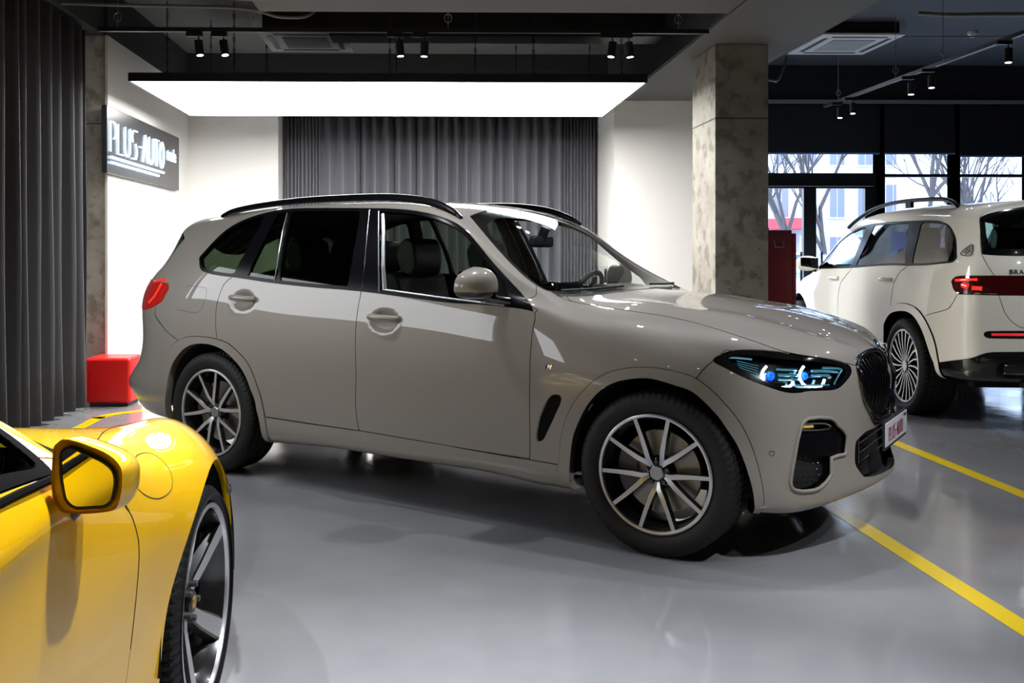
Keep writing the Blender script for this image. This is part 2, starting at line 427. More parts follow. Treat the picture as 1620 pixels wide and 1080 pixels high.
# x5: rows 0..11 (underside .. centreline); stations rear -> front; each (x, w, z)
def const(x, pts, x0=None): return [(x, w, z) for w, z in pts]
X5 = [
 # R5..R2 rear face
 [(-4.0,0,.27),(-4.10,0,.30),(-4.16,0,.40),(-4.20,0,.50),(-4.14,0,.62),(-4.11,0,.80),(-4.09,0,.97),(-4.05,0,1.10),(-3.98,0,1.2),(-3.91,0,1.3),(-3.83,0,1.4),(-3.74,0,1.50)],
 [(-3.97,.36,.27),(-4.08,.36,.30),(-4.14,.36,.40),(-4.18,.37,.50),(-4.12,.37,.62),(-4.09,.37,.80),(-4.07,.37,1.0),(-4.03,.36,1.14),(-3.94,.34,1.26),(-3.86,.32,1.37),(-3.76,.23,1.48),(-3.68,0,1.55)],
 [(-3.86,.66,.27),(-3.99,.66,.30),(-4.06,.68,.40),(-4.10,.69,.50),(-4.02,.68,.62),(-3.985,.67,.80),(-4.01,.66,1.02),(-3.97,.63,1.19),(-3.80,.60,1.35),(-3.74,.56,1.47),(-3.65,.34,1.57),(-3.62,0,1.59)],
 [(-3.6,.80,.28),(-3.74,.85,.30),(-3.82,.88,.40),(-3.87,.895,.50),(-3.79,.885,.63),(-3.755,.875,.82),(-3.765,.86,1.03),(-3.72,.81,1.22),(-3.63,.73,1.40),(-3.58,.64,1.54),(-3.55,.36,1.61),(-3.54,0,1.62)],
 const(-3.50,[(.80,.27),(.90,.29),(.945,.40),(.965,.50),(.965,.66),(.955,.86),(.915,1.12),(.86,1.29),(.77,1.46),(.665,1.595),(.36,1.645),(0,1.655)]),
 const(-3.22,[(.80,.25),(.92,.27),(.96,.39),(.975,.51),(.98,.68),(.97,.90),(.925,1.20),(.86,1.37),(.77,1.52),(.66,1.63),(.35,1.66),(0,1.665)]),
 const(-2.90,[(.80,.24),(.93,.26),(.965,.38),(.98,.52),(.985,.70),(.975,.93),(.93,1.235),(.855,1.42),(.76,1.585),(.65,1.665),(.34,1.69),(0,1.695)]),
 const(-2.50,[(.80,.23),(.93,.25),(.96,.385),(.972,.53),(.98,.71),(.978,.94),(.935,1.205),(.86,1.42),(.745,1.64),(.64,1.685),(.34,1.705),(0,1.71)]),
 const(-2.10,[(.80,.25),(.93,.268),(.955,.385),(.965,.53),(.975,.70),(.975,.92),(.935,1.185),(.86,1.41),(.74,1.645),(.64,1.685),(.34,1.705),(0,1.71)]),
 const(-1.75,[(.80,.25),(.93,.268),(.955,.385),(.965,.53),(.972,.69),(.972,.90),(.935,1.165),(.86,1.39),(.745,1.635),(.65,1.68),(.35,1.70),(0,1.705)]),
 const(-1.45,[(.80,.25),(.93,.268),(.955,.38),(.965,.52),(.972,.68),(.970,.885),(.935,1.147),(.865,1.36),(.765,1.60),(.66,1.648),(.36,1.675),(0,1.68)]),
 const(-1.20,[(.80,.25),(.93,.268),(.955,.375),(.965,.51),(.972,.67),(.970,.875),(.935,1.13),(.87,1.31),(.785,1.51),(.695,1.555),(.38,1.585),(0,1.595)]),
 const(-1.00,[(.80,.25),(.93,.268),(.955,.37),(.965,.50),(.972,.665),(.972,.87),(.935,1.12),(.88,1.245),(.81,1.37),(.735,1.412),(.41,1.45),(0,1.46)]),
 const(-.80,[(.80,.24),(.93,.26),(.957,.365),(.967,.50),(.975,.66),(.976,.86),(.938,1.105),(.895,1.175),(.845,1.255),(.765,1.28),(.43,1.31),(0,1.32)]),
 const(-.63,[(.80,.23),(.935,.25),(.962,.365),(.972,.50),(.98,.66),(.982,.85),(.943,1.08),(.905,1.13),(.855,1.175),(.765,1.198),(.43,1.225),(0,1.235)]),
 const(-.45,[(.80,.24),(.94,.255),(.967,.365),(.978,.50),(.987,.655),(.988,.83),(.95,1.01),(.90,1.075),(.82,1.115),(.66,1.145),(.34,1.175),(0,1.185)]),
 const(-.22,[(.80,.24),(.95,.26),(.972,.365),(.982,.49),(.99,.64),(.99,.80),(.95,.955),(.90,1.035),(.81,1.085),(.62,1.125),(.31,1.155),(0,1.165)]),
 const(.00,[(.80,.24),(.95,.26),(.972,.36),(.982,.48),(.99,.62),(.985,.765),(.94,.905),(.885,.985),(.79,1.05),(.60,1.095),(.30,1.125),(0,1.135)]),
 const(.22,[(.78,.24),(.93,.255),(.955,.35),(.965,.46),(.968,.60),(.955,.73),(.905,.865),(.855,.94),(.77,1.01),(.57,1.07),(.29,1.10),(0,1.108)]),
 [(.38,.76,.235),(.45,.85,.25),(.47,.875,.34),(.468,.88,.45),(.46,.88,.58),(.455,.865,.71),(.435,.825,.83),(.425,.78,.905),(.42,.715,.97),(.42,.54,1.025),(.42,.28,1.055),(.42,0,1.065)],
 [(.50,.64,.235),(.58,.71,.24),(.605,.725,.32),(.605,.73,.43),(.60,.73,.55),(.60,.72,.68),(.595,.705,.80),(.585,.67,.885),(.585,.615,.94),(.58,.48,.98),(.58,.26,1.005),(.58,0,1.015)],
 [(.59,.46,.255),(.69,.49,.26),(.71,.50,.325),(.70,.50,.42),(.695,.50,.54),(.70,.49,.66),(.705,.48,.77),(.70,.46,.86),(.69,.42,.915),(.68,.34,.945),(.675,.19,.965),(.67,0,.975)],
 [(.67,.24,.285),(.775,.25,.285),(.79,.25,.34),(.775,.25,.43),(.775,.25,.53),(.785,.25,.64),(.79,.25,.73),(.785,.24,.80),(.77,.22,.86),(.755,.19,.90),(.745,.12,.925),(.73,0,.94)],
 [(.70,0,.30),(.81,0,.30),(.82,0,.35),(.80,0,.43),(.80,0,.53),(.81,0,.64),(.82,0,.72),(.82,0,.79),(.81,0,.84),(.79,0,.87),(.78,0,.895),(.765,0,.915)],
]
UV = {
 'dlo': [(5.08,6.86),(5.25,6.35),(5.52,6.15),(5.85,6.06),(6.21,6.03),(7.21,6.02),(7.98,6.01),(8.93,6.03),(10.21,6.01),(11.79,6.0),(13.88,6.12),(13.36,7.21),(12.68,7.7),(11.9,8.05),(11.49,8.19),(11.1,8.28),(10.48,8.16),(9.92,8.11),(9.13,8.09),(8.44,8.09),(7.5,8.14),(6.63,8.3),(6.0,8.15),(5.57,7.84),(5.28,7.33)],
 'ws': [(10.77,9.34),(11.32,9.15),(12.19,9.02),(12.86,8.87),(13.55,8.7),(13.97,8.7),(14.35,9.1),(14.56,9.55),(14.9,10.55),(14.9,11.04)],
 'hoodline': [(14.17,8.87),(14.49,8.45),(15.1,8.49),(16.05,8.45),(16.98,8.49),(17.93,8.31),(18.88,8.07),(19.43,7.83),(20.43,7.56),(20.96,7.37),(21.57,7.53)],
 'headlight': [(18.1,6.53),(18.36,7.23),(18.68,7.53),(19.27,7.75),(19.89,7.67),(21.02,7.4),(21.25,7.24),(21.25,6.77),(21.01,6.17),(20.75,5.91),(20.12,5.8),(19.84,5.68),(19.44,5.66),(18.78,5.92),(18.38,6.21)],
 'intake': [(20.08,4.81),(20.71,4.82),(20.94,4.54),(21.22,4.15),(21.2,3.6),(21.14,3.4),(20.76,3.37),(20.72,2.73),(20.39,2.25),(20.1,2.17),(19.72,2.22),(19.59,2.54),(19.74,3.54),(19.89,4.42)],
 'bumperline': [(18.12,6.51),(17.95,5.96),(17.82,5.53)],
 'archF_o': [(14.78,1.96),(14.83,2.4),(14.88,2.87),(14.98,3.39),(15.13,3.85),(15.3,4.22),(15.51,4.57),(15.74,4.89),(15.99,5.14),(16.34,5.38),(16.7,5.55),(17.06,5.67),(17.4,5.7),(17.65,5.69),(17.85,5.62),(18.08,5.43),(18.27,5.19),(18.48,4.82),(18.66,4.37),(18.78,3.94),(18.87,3.47),(18.94,2.87),(18.99,2.23)],
 'archF_i': [(15.08,1.17),(15.11,1.86),(15.15,2.45),(15.22,3.02),(15.34,3.48),(15.53,4.01),(15.76,4.45),(15.99,4.75),(16.24,4.97),(16.54,5.14),(16.87,5.27),(17.16,5.3),(17.44,5.27),(17.69,5.24),(17.89,5.13),(18.11,4.85),(18.3,4.5),(18.45,4.09),(18.58,3.7),(18.67,3.27),(18.73,2.83),(18.8,2.14),(18.85,1.35)],
 'vent': [(14.66,4.25),(14.93,4.27),(14.91,4.07),(14.64,3.45),(14.33,2.78),(14.14,2.69),(14.1,2.9),(14.23,3.5),(14.5,4.08)],
 'doorF': [(13.92,6.11),(13.99,5.92),(13.95,5.64),(13.93,5.14),(13.93,4.58),(13.9,3.72),(13.88,2.85),(13.85,2.01)],
 'B': [(8.96,6.02),(8.93,5.62),(8.92,5.18),(8.94,4.12),(8.91,3.24),(8.92,2.54),(8.96,2.03)],
 'rdoor': [(6.21,6.01),(6.05,5.85),(5.96,5.59),(5.92,5.41),(5.93,5.06),(5.99,4.71)],
 'archR_o': [(4.2,3.35),(4.24,3.8),(4.34,4.32),(4.54,4.55),(4.83,4.7),(5.1,4.77),(5.37,4.77),(5.7,4.74),(5.98,4.68),(6.21,4.6),(6.38,4.47),(6.63,4.16),(6.74,3.92),(6.82,3.63),(6.89,3.27),(6.95,2.87),(7.01,2.06)],
 'archR_i': [(4.18,1.43),(4.28,2.29),(4.38,3.04),(4.47,3.52),(4.59,3.86),(4.75,4.13),(4.95,4.36),(5.16,4.5),(5.38,4.56),(5.63,4.56),(5.86,4.52),(6.08,4.43),(6.27,4.28),(6.43,4.08),(6.56,3.86),(6.67,3.55),(6.75,3.15),(6.82,2.77),(6.85,2.29),(6.9,1.78),(6.92,0.8)],
 'doorbot': [(7.03,2.09),(7.84,2.05),(8.96,2.03),(9.73,2.01),(11.45,2.0),(13.85,1.99),(14.78,1.96)],
 'fuel': [(4.89,5.92),(5.44,5.8),(5.59,5.72),(5.54,5.46),(5.37,5.29),(4.66,5.43)],
 'tail': [(2.42,7.0),(3.42,6.72),(4.13,6.26),(4.21,6.06),(4.01,5.78),(3.62,5.75),(2.94,5.96)],
 'rbumperline': [(3.72,5.7),(3.77,5.45),(4.3,5.01),(4.76,4.72)],
 'handles': [(6.54,5.58),(9.55,5.52)],
 'emblem': [(14.52,4.95)],
 'sensor': [(19.2,3.53)],
 'mirrorbase': [(12.69,6.45),(13.33,6.31)],
 'Bl': [(8.47,7.98),(8.58,7.22),(8.63,6.63),(8.65,6.03)],
 'Bg': [(8.67,8.01),(8.79,7.37),(8.92,6.66),(8.97,6.05)],
 'Br': [(8.86,7.96),(9.02,7.38),(9.21,6.69),(9.34,6.03)],
 'bar': [(7.05,8.0),(7.11,7.41),(7.18,6.85),(7.23,6.04)],
 'D1': [(6.59,8.3),(6.52,7.48),(6.42,6.68),(6.31,6.04)],
 'D2': [(6.68,8.28),(6.63,7.48),(6.54,6.71),(6.46,6.03)],
 'mirtri': [(12.44,7.88),(12.74,7.35),(13.16,6.33)],
 'hl_in': [(18.35,6.82),(18.83,7.25),(19.37,7.28),(20.12,7.24),(20.96,7.07),(21.1,6.77),(20.86,6.2),(20.61,6.03),(19.52,5.85),(18.99,6.05)],
 'drl1': [(19.16,6.8),(19.07,6.33),(19.16,5.8),(19.67,5.89),(19.79,6.15)],
 'drl2': [(20.05,6.98),(19.95,6.48),(20.08,6.02),(20.49,6.02),(20.59,6.33)],
 'drl3': [(18.23,6.5),(18.37,6.95),(18.84,7.1)],
 'drl3b': [(18.23,6.5),(18.5,6.17),(18.98,5.89)],
 'drl4': [(20.55,6.92),(21.09,7.02),(20.85,6.14)],
 'barl': [(19.42,6.35),(19.77,6.45)],
 'fog': [(20.0,4.6),(20.59,4.64),(20.69,4.48),(20.0,4.45)],
}
# sports car: rows 0..9, stations rear -> front
def _c(x, *pts): return [(x, w, z) for w, z in pts]
SPORT = [
 [(-3.2,0,.25),(-3.32,0,.28),(-3.40,0,.42),(-3.42,0,.55),(-3.41,0,.66),(-3.38,0,.75),(-3.35,0,.79),(-3.32,0,.81),(-3.29,0,.825),(-3.25,0,.84)],
 [(-3.15,.45,.25),(-3.27,.46,.28),(-3.34,.47,.42),(-3.37,.47,.55),(-3.35,.47,.66),(-3.32,.45,.75),(-3.28,.42,.80),(-3.24,.36,.83),(-3.2,.22,.85),(-3.15,0,.87)],
 [(-3.0,.70,.22),(-3.08,.78,.26),(-3.13,.82,.40),(-3.15,.83,.54),(-3.13,.82,.67),(-3.1,.79,.77),(-3.05,.70,.84),(-3.03,.55,.88),(-3.0,.3,.91),(-3.0,0,.92)],
 _c(-2.75,(.75,.2),(.88,.24),(.93,.36),(.955,.5),(.95,.66),(.90,.81),(.80,.89),(.62,.94),(.3,.99),(0,1.0)),
 _c(-2.4,(.75,.18),(.89,.2),(.945,.34),(.965,.5),(.965,.67),(.93,.82),(.82,.92),(.62,1.04),(.33,1.10),(0,1.115)),
 _c(-2.0,(.75,.15),(.87,.18),(.92,.34),(.94,.5),(.94,.67),(.91,.84),(.83,.965),(.585,1.17),(.32,1.225),(0,1.235)),
 _c(-1.6,(.75,.15),(.86,.17),(.89,.33),(.905,.49),(.912,.67),(.895,.86),(.845,.968),(.56,1.255),(.3,1.295),(0,1.30)),
 _c(-1.25,(.75,.15),(.84,.17),(.86,.33),(.872,.48),(.882,.66),(.875,.855),(.845,.962),(.60,1.215),(.33,1.27),(0,1.28)),
 _c(-.95,(.75,.15),(.83,.17),(.85,.33),(.86,.48),(.87,.66),(.865,.845),(.84,.945),(.715,1.03),(.38,1.10),(0,1.12)),
 _c(-.66,(.75,.15),(.82,.17),(.845,.33),(.858,.48),(.872,.66),(.86,.835),(.82,.915),(.68,.925),(.36,.945),(0,.95)),
 _c(-.35,(.78,.16),(.83,.18),(.862,.33),(.872,.48),(.888,.65),(.855,.82),(.74,.895),(.59,.888),(.31,.895),(0,.90)),
 _c(0,(.78,.16),(.88,.18),(.92,.33),(.938,.48),(.932,.63),(.865,.80),(.72,.882),(.57,.860),(.3,.86),(0,.865)),
 _c(.3,(.74,.16),(.83,.18),(.865,.33),(.875,.47),(.865,.61),(.805,.75),(.68,.835),(.54,.81),(.29,.80),(0,.80)),
 _c(.58,(.68,.16),(.76,.18),(.80,.32),(.805,.45),(.775,.57),(.71,.67),(.61,.72),(.48,.705),(.27,.70),(0,.70)),
 [(.70,.54,.16),(.79,.61,.18),(.82,.63,.29),(.82,.63,.40),(.80,.60,.50),(.76,.55,.56),(.74,.48,.59),(.73,.38,.59),(.73,.20,.59),(.73,0,.59)],
 [(.8,.35,.15),(.94,.36,.17),(.97,.36,.27),(.97,.36,.37),(.94,.35,.45),(.9,.33,.49),(.87,.29,.51),(.85,.23,.52),(.83,.13,.53),(.82,0,.535)],
 [(.85,0,.15),(.99,0,.17),(1.02,0,.26),(1.02,0,.36),(1.0,0,.43),(.97,0,.46),(.95,0,.475),(.93,0,.485),(.91,0,.495),(.89,0,.505)],
]
# large white SUV: x from the REAR axle, rows 0..11
def _r(k, x): return x
BIG = [
 [(-1.0,0,.40),(-1.13,0,.42),(-1.19,0,.50),(-1.20,0,.62),(-1.19,0,.8),(-1.17,0,1.0),(-1.14,0,1.22),(-1.10,0,1.36),(-1.01,0,1.56),(-.93,0,1.70),(-.89,0,1.76),(-.82,0,1.79)],
 [(-.98,.42,.40),(-1.11,.43,.42),(-1.17,.44,.50),(-1.18,.44,.62),(-1.17,.44,.8),(-1.15,.44,1.0),(-1.12,.43,1.22),(-1.08,.42,1.36),(-.99,.40,1.56),(-.91,.38,1.70),(-.86,.26,1.76),(-.79,0,1.80)],
 [(-.92,.74,.40),(-1.03,.78,.42),(-1.09,.79,.50),(-1.10,.79,.62),(-1.09,.79,.8),(-1.08,.79,1.0),(-1.06,.77,1.22),(-1.03,.73,1.36),(-.93,.69,1.56),(-.83,.64,1.70),(-.76,.36,1.775),(-.72,0,1.81)],
 [(-.82,.86,.40),(-.90,.91,.42),(-.95,.925,.50),(-.96,.93,.62),(-.96,.93,.8),(-.96,.925,1.0),(-.95,.90,1.22),(-.90,.85,1.38),(-.80,.77,1.58),(-.70,.69,1.72),(-.66,.38,1.79),(-.62,0,1.815)],
 _c(-.62,(.86,.38),(.95,.41),(.98,.50),(.985,.62),(.985,.8),(.98,1.0),(.955,1.22),(.90,1.40),(.82,1.60),(.72,1.745),(.38,1.80),(0,1.82)),
 _c(-.3,(.86,.35),(.96,.38),(.995,.48),(1.0,.62),(1.0,.8),(.99,1.01),(.965,1.24),(.90,1.42),(.81,1.645),(.71,1.765),(.38,1.81),(0,1.83)),
 _c(.1,(.86,.30),(.96,.33),(.995,.46),(1.0,.62),(1.0,.8),(.99,1.01),(.965,1.265),(.90,1.44),(.80,1.675),(.70,1.785),(.38,1.82),(0,1.84)),
 _c(.6,(.86,.30),(.95,.32),(.985,.46),(.99,.62),(.995,.8),(.99,1.01),(.965,1.262),(.90,1.44),(.80,1.69),(.70,1.79),(.38,1.825),(0,1.845)),
 _c(1.1,(.86,.30),(.95,.32),(.98,.46),(.985,.62),(.99,.8),(.985,1.0),(.965,1.245),(.90,1.44),(.80,1.69),(.70,1.785),(.38,1.82),(0,1.84)),
 _c(1.55,(.86,.30),(.95,.32),(.98,.46),(.985,.62),(.99,.8),(.985,1.0),(.965,1.23),(.90,1.42),(.81,1.66),(.71,1.755),(.38,1.79),(0,1.81)),
 _c(1.95,(.86,.30),(.95,.32),(.98,.46),(.985,.62),(.99,.8),(.985,1.0),(.965,1.22),(.905,1.38),(.84,1.56),(.75,1.645),(.40,1.70),(0,1.72)),
 _c(2.25,(.86,.30),(.95,.32),(.98,.46),(.985,.62),(.99,.8),(.985,.99),(.965,1.21),(.92,1.32),(.86,1.43),(.79,1.48),(.43,1.54),(0,1.56)),
 _c(2.5,(.86,.30),(.95,.32),(.98,.46),(.985,.62),(.99,.8),(.985,.98),(.965,1.19),(.93,1.25),(.875,1.30),(.80,1.325),(.45,1.38),(0,1.40)),
 _c(2.75,(.86,.30),(.96,.32),(.985,.46),(.99,.62),(.99,.8),(.985,.96),(.955,1.12),(.91,1.18),(.84,1.21),(.70,1.23),(.38,1.25),(0,1.26)),
 _c(3.1,(.86,.30),(.96,.33),(.99,.46),(.995,.60),(.99,.77),(.975,.93),(.93,1.06),(.88,1.12),(.79,1.16),(.62,1.18),(.33,1.20),(0,1.205)),
 _c(3.45,(.84,.30),(.93,.32),(.965,.43),(.97,.57),(.96,.72),(.94,.86),(.89,.99),(.84,1.06),(.75,1.10),(.58,1.12),(.31,1.135),(0,1.14)),
 [(3.6,.74,.28),(3.70,.81,.30),(3.73,.83,.40),(3.73,.83,.53),(3.72,.83,.67),(3.71,.81,.80),(3.68,.78,.91),(3.66,.73,.98),(3.65,.65,1.02),(3.65,.50,1.05),(3.65,.27,1.065),(3.65,0,1.07)],
 [(3.78,.45,.26),(3.90,.48,.28),(3.94,.48,.38),(3.94,.48,.50),(3.93,.48,.62),(3.92,.48,.74),(3.90,.47,.84),(3.87,.44,.91),(3.85,.40,.95),(3.83,.33,.98),(3.82,.19,1.0),(3.81,0,1.01)],
 [(3.85,0,.26),(3.98,0,.28),(4.03,0,.38),(4.03,0,.48),(4.02,0,.58),(4.01,0,.68),(4.0,0,.76),(3.98,0,.82),(3.96,0,.86),(3.94,0,.89),(3.92,0,.92),(3.90,0,.94)],
]
UV2 = {
 's_door': [(8.78,4.93),(8.93,4.67),(9.04,4.35),(9.06,4.16),(9.05,3.95),(9.03,3.66),(9.01,2.92)],
 's_archi': [(9.75,2.28),(9.87,3.24),(9.98,3.88),(10.19,4.28),(10.48,4.52),(10.64,4.59),(10.87,4.6),(11.08,4.46),(11.26,4.23)],
 's_hood': [(10.65,6.79),(10.16,6.59),(9.83,6.54)],
 's_fuel': [(9.11,5.36),(9.53,5.55),(9.88,5.44),(9.99,5.14),(9.99,4.86),(9.88,4.66),(9.61,4.64),(9.31,4.81),(9.1,5.1)],
 's_belt': [(6.88,5.98),(7.22,5.97),(7.63,5.98)],
 's_apil': [(7.71,6.83),(9.95,7.4),(7.73,6.17)],
 's_mir': [(7.67,5.37),(7.82,5.5)],
 's_marker': [(11.14,4.27),(11.5,4.14),(11.42,4.1),(11.06,4.13)],
 'b_dlo': [(11.67,6.03),(11.75,7.5),(11.42,8.4),(9.59,7.85),(8.62,7.95),(7.3,7.94),(6.21,7.97),(4.97,8.04),(4.48,7.99),(4.09,7.8),(3.71,7.44),(3.43,6.75),(3.56,6.53),(5.82,6.08),(8.27,6.02)],
 'b_tail': [(3.48,5.76),(3.38,5.9),(3.15,5.96),(2.46,5.97),(1.9,5.98),(1.79,5.29),(2.39,5.3),(3.19,5.3),(3.37,5.47)],
 'b_gate': [(2.43,8.87),(2.53,7.82),(2.46,7.17),(2.26,6.76),(1.88,5.98)],
 'b_gate2': [(1.76,5.29),(1.7,5.02),(1.64,4.71),(1.52,4.39),(1.39,4.18)],
 'b_handle': [(9.69,5.31),(6.77,5.41)],
 'b_dl1': [(8.57,5.94),(9.2,5.34),(9.35,4.73),(9.38,3.96)],
 'b_dl2': [(5.69,6.07),(6.03,5.81),(6.29,5.35),(6.36,4.61)],
 'b_bump': [(3.21,5.26),(3.37,4.94),(3.57,4.71),(4.5,4.37)],
 'b_archo': [(6.75,3.11),(6.67,3.87),(6.44,4.49),(5.88,4.74),(5.07,4.64),(4.49,4.24),(4.1,3.63),(3.93,3.04),(3.84,2.18)],
 'b_archi': [(6.61,3.67),(6.31,4.23),(5.73,4.42),(5.19,4.32),(4.7,3.87),(4.35,3.15),(4.04,2.07)],
 'b_refl': [(2.19,3.85),(2.08,3.98),(1.53,4.03),(1.53,3.73),(2.05,3.71)],
 'b_low': [(4.04,2.02),(3.26,2.48),(2.56,2.78),(2.06,3.08),(1.54,3.15)],
 'b_p1': [(8.55,7.87),(8.46,5.99)],
 'b_p2': [(8.14,7.99),(8.19,6.01)],
 'b_q1': [(6.77,7.92),(6.55,6.04)],
 'b_q2': [(6.42,7.94),(5.77,6.12)],
 'b_q3': [(6.18,7.97),(5.62,6.14)],
}
# camera
cam = bpy.data.cameras.new('camera'); co = bpy.data.objects.new('camera', cam); COL.objects.link(co)
co.location = (0, 0, 1.386); co.rotation_euler = (R(90), 0, -math.atan(27/1532))
cam.sensor_width = 36; cam.lens = 1532/1620*36; cam.shift_x = (810-705)/1620; cam.shift_y = -(540-400)/1620
cam.clip_start = .05; cam.clip_end = 500
SC.camera = co
YAW = math.atan(27/1532)
def place_cam(Xc, D): return (Xc*math.cos(YAW)+D*math.sin(YAW), -Xc*math.sin(YAW)+D*math.cos(YAW))
# ================================================================== the pearl-grey SUV
PAINT = mat('pearl_grey_paint', (.265, .240, .213), rough=.5, metal=0., coat=1., coat_r=.010, spec=.3)
GBLK = mat('gloss_black', (.004, .004, .005), rough=.12, coat=1., coat_r=.02)
TRIMB = mat('black_trim', (.004, .004, .005), rough=.22, spec=.12)
MBLK = mat('matt_black_plastic', (.012, .012, .013), rough=.55)
UBLK = mat('underbody_black', (.006, .006, .006), rough=.85)
INT = mat('cabin_dark', (.02, .02, .021), rough=.7)
LEATH = mat('black_leather', (.012, .012, .013), rough=.42, bump=.15, bscale=300)
CHROME = mat('chrome', (.8, .8, .82), rough=.08, metal=1)
SATIN = mat('satin_aluminium', (.55, .56, .58), rough=.28, metal=1)
FACE = mat('machined_wheel_face', (.72, .72, .74), rough=.28, metal=.75)
WDARK = mat('dark_wheel_paint', (.018, .017, .016), rough=.25, coat=.8)
TYRE = mat('tyre_rubber', (.008, .0075, .007), rough=.62, spec=.4, bump=.12, bscale=120)
DISC = mat('brake_steel', (.35, .34, .32), rough=.35, metal=1)
CALM = mat('caliper_grey', (.10, .10, .11), rough=.4, metal=.5)
CLEAR = glass('clear_glass', (.86, .93, .90))
TINT = glass('tinted_glass', (.16, .20, .15), ior=1.45)
LENS = glass('lamp_lens', (.92, .95, .97), ior=1.35)
TAILR = mat('tail_lamp_red', (.30, .004, .004), rough=.12, coat=1., emis=(1, .03, .01), es=.10)
TAILB = mat('tail_lamp_bright', (.9, .03, .02), rough=.15, coat=1, emis=(1, .04, .02), es=.30)
TAILD = mat('tail_lamp_dark', (.05, .003, .003), rough=.1, coat=1)
LEDC = mat('led_cyan_white', (.9, .97, 1), rough=.3, emis=(.40, .80, 1), es=5)
LEDB = mat('led_blue', (.02, .08, .9), rough=.25, emis=(.0, .05, 1), es=1.6)
LAMPG = mat('lamp_reflector', (.45, .60, .66), rough=.12, metal=1, emis=(.10, .38, .50), es=.22)
AMBER = mat('amber_fog_lamp', (.7, .45, .06), rough=.25, coat=1)
WMATS = dict(tyre=TYRE, face=FACE, dark=WDARK, cap=SATIN, bolt=CALM, disc=DISC, cal=CALM)

def fill_int(lo, hi): return lo
def car_cabin(root, x_dash, xs, zf, yin, seat_z=.62, seats=((-1.45, .38), (-1.45, -.38), (-2.35, .40), (-2.35, -.40)), wheel_side=1, top=1.46):
    """seats, dashboard, steering wheel, floor"""
    fl = MB().box(((x_dash+xs)/2, 0, zf), (abs(x_dash-xs), yin*2, .06)); fl.build('cabin_floor', INT, root)
    for i, (sx, sy) in enumerate(seats):
        s = MB().prism(rounded([(-.28, .0), (.26, .0), (.30, .10), (.24, .16), (-.22, .12)], .05), -.25, .25, Matrix.Translation((sx+.05, sy, seat_z-.12)) , axis='Y')
        so = s.build('seat', LEATH, root, bevel=.03, seg=3)
        b = MB().prism(rounded([(-.30, 0), (-.12, -.02), (-.22, .35), (-.30, .64), (-.38, .66), (-.42, .58)], .06), -.245, .245, Matrix.Translation((sx-.0, sy, seat_z)), axis='Y')
        b.build('backrest', LEATH, so, bevel=.05, seg=3)
        h = MB().prism(rounded([(-.36, .64), (-.27, .62), (-.24, .70), (-.26, .84), (-.33, .86), (-.40, .78)], .04), -.14, .14, Matrix.Translation((sx, sy, seat_z)), axis='Y')
        h.build('headrest', LEATH, so, bevel=.05, seg=3)
        MB().tube([(sx-.31, sy-.06, seat_z+.58), (sx-.31, sy-.06, seat_z+.70)], .007).tube([(sx-.31, sy+.06, seat_z+.58), (sx-.31, sy+.06, seat_z+.70)], .007).build('headrest_posts', CHROME, so)
def steering(root, x, y, z, r=.185, tilt=62):
    M = Matrix.Translation((x, y, z)) @ Matrix.Rotation(R(-tilt), 4, 'Y')
    s = MB().tube([(r*math.cos(t*math.pi/20), r*math.sin(t*math.pi/20), 0) for t in range(40)], .016, 10, closed=True, M=M)
    w = s.build('steering_wheel', LEATH, root, smooth=60)
    MB().box((0, 0, -.02), (.14, .16, .05), M).box((0, .12, -.01), (.05, .12, .02), M).box((0, -.12, -.01), (.05, .12, .02), M).box((.10, 0, -.01), (.12, .04, .02), M).build('steering_hub', MBLK, w, bevel=.01)
    MB().tube([(x, y, z), (x+.3, y, z-.16)], .03).build('steering_column', MBLK, w)

def letters():
    """strokes of the company lettering, unit height"""
    arc = lambda cx, cy, rx, ry, a0, a1, n=8: [(cx+rx*math.cos(R(a0+(a1-a0)*i/n)), cy+ry*math.sin(R(a0+(a1-a0)*i/n))) for i in range(n+1)]
    seq = [('P', [[(0, 0), (0, 1), (.55, 1)]+arc(.55, .72, .42, .28, 90, -60)+[(.5, .45)]]), ('L', [[(0, 1), (0, 0), (.85, 0)]]), ('U', [[(0, 1), (0, .25)]+arc(.42, .25, .42, .25, 180, 360)+[(.84, 1)]]),
           ('S', [[(.9, 1), (.3, 1)]+arc(.3, .78, .28, .22, 90, 200)+[(.12, .58)], [(.62, .55)]+arc(.55, .25, .3, .25, 60, -90)+[(-.1, 0)]]), ('-', [[(.1, .5), (.75, .5)]]),
           ('A', [[(0, 0), (.45, 1), (.9, 0)]]), ('U', [[(0, 1), (0, .25)]+arc(.42, .25, .42, .25, 180, 360)+[(.84, 1)]]), ('T', [[(-.1, 1), (.8, 1)], [(.35, 1), (.35, 0)]]), ('O', [arc(.42, .5, .42, .5, 90, 450, 20)])]
    res = []; x = 0.
    for ch, strokes in seq:
        ww = .50 if ch == '-' else .68
        for s_ in strokes: res.append([(x+a*ww, b) for a, b in s_])
        x += ww*.9+(.10 if ch in '-T' else .20)
    return res, x
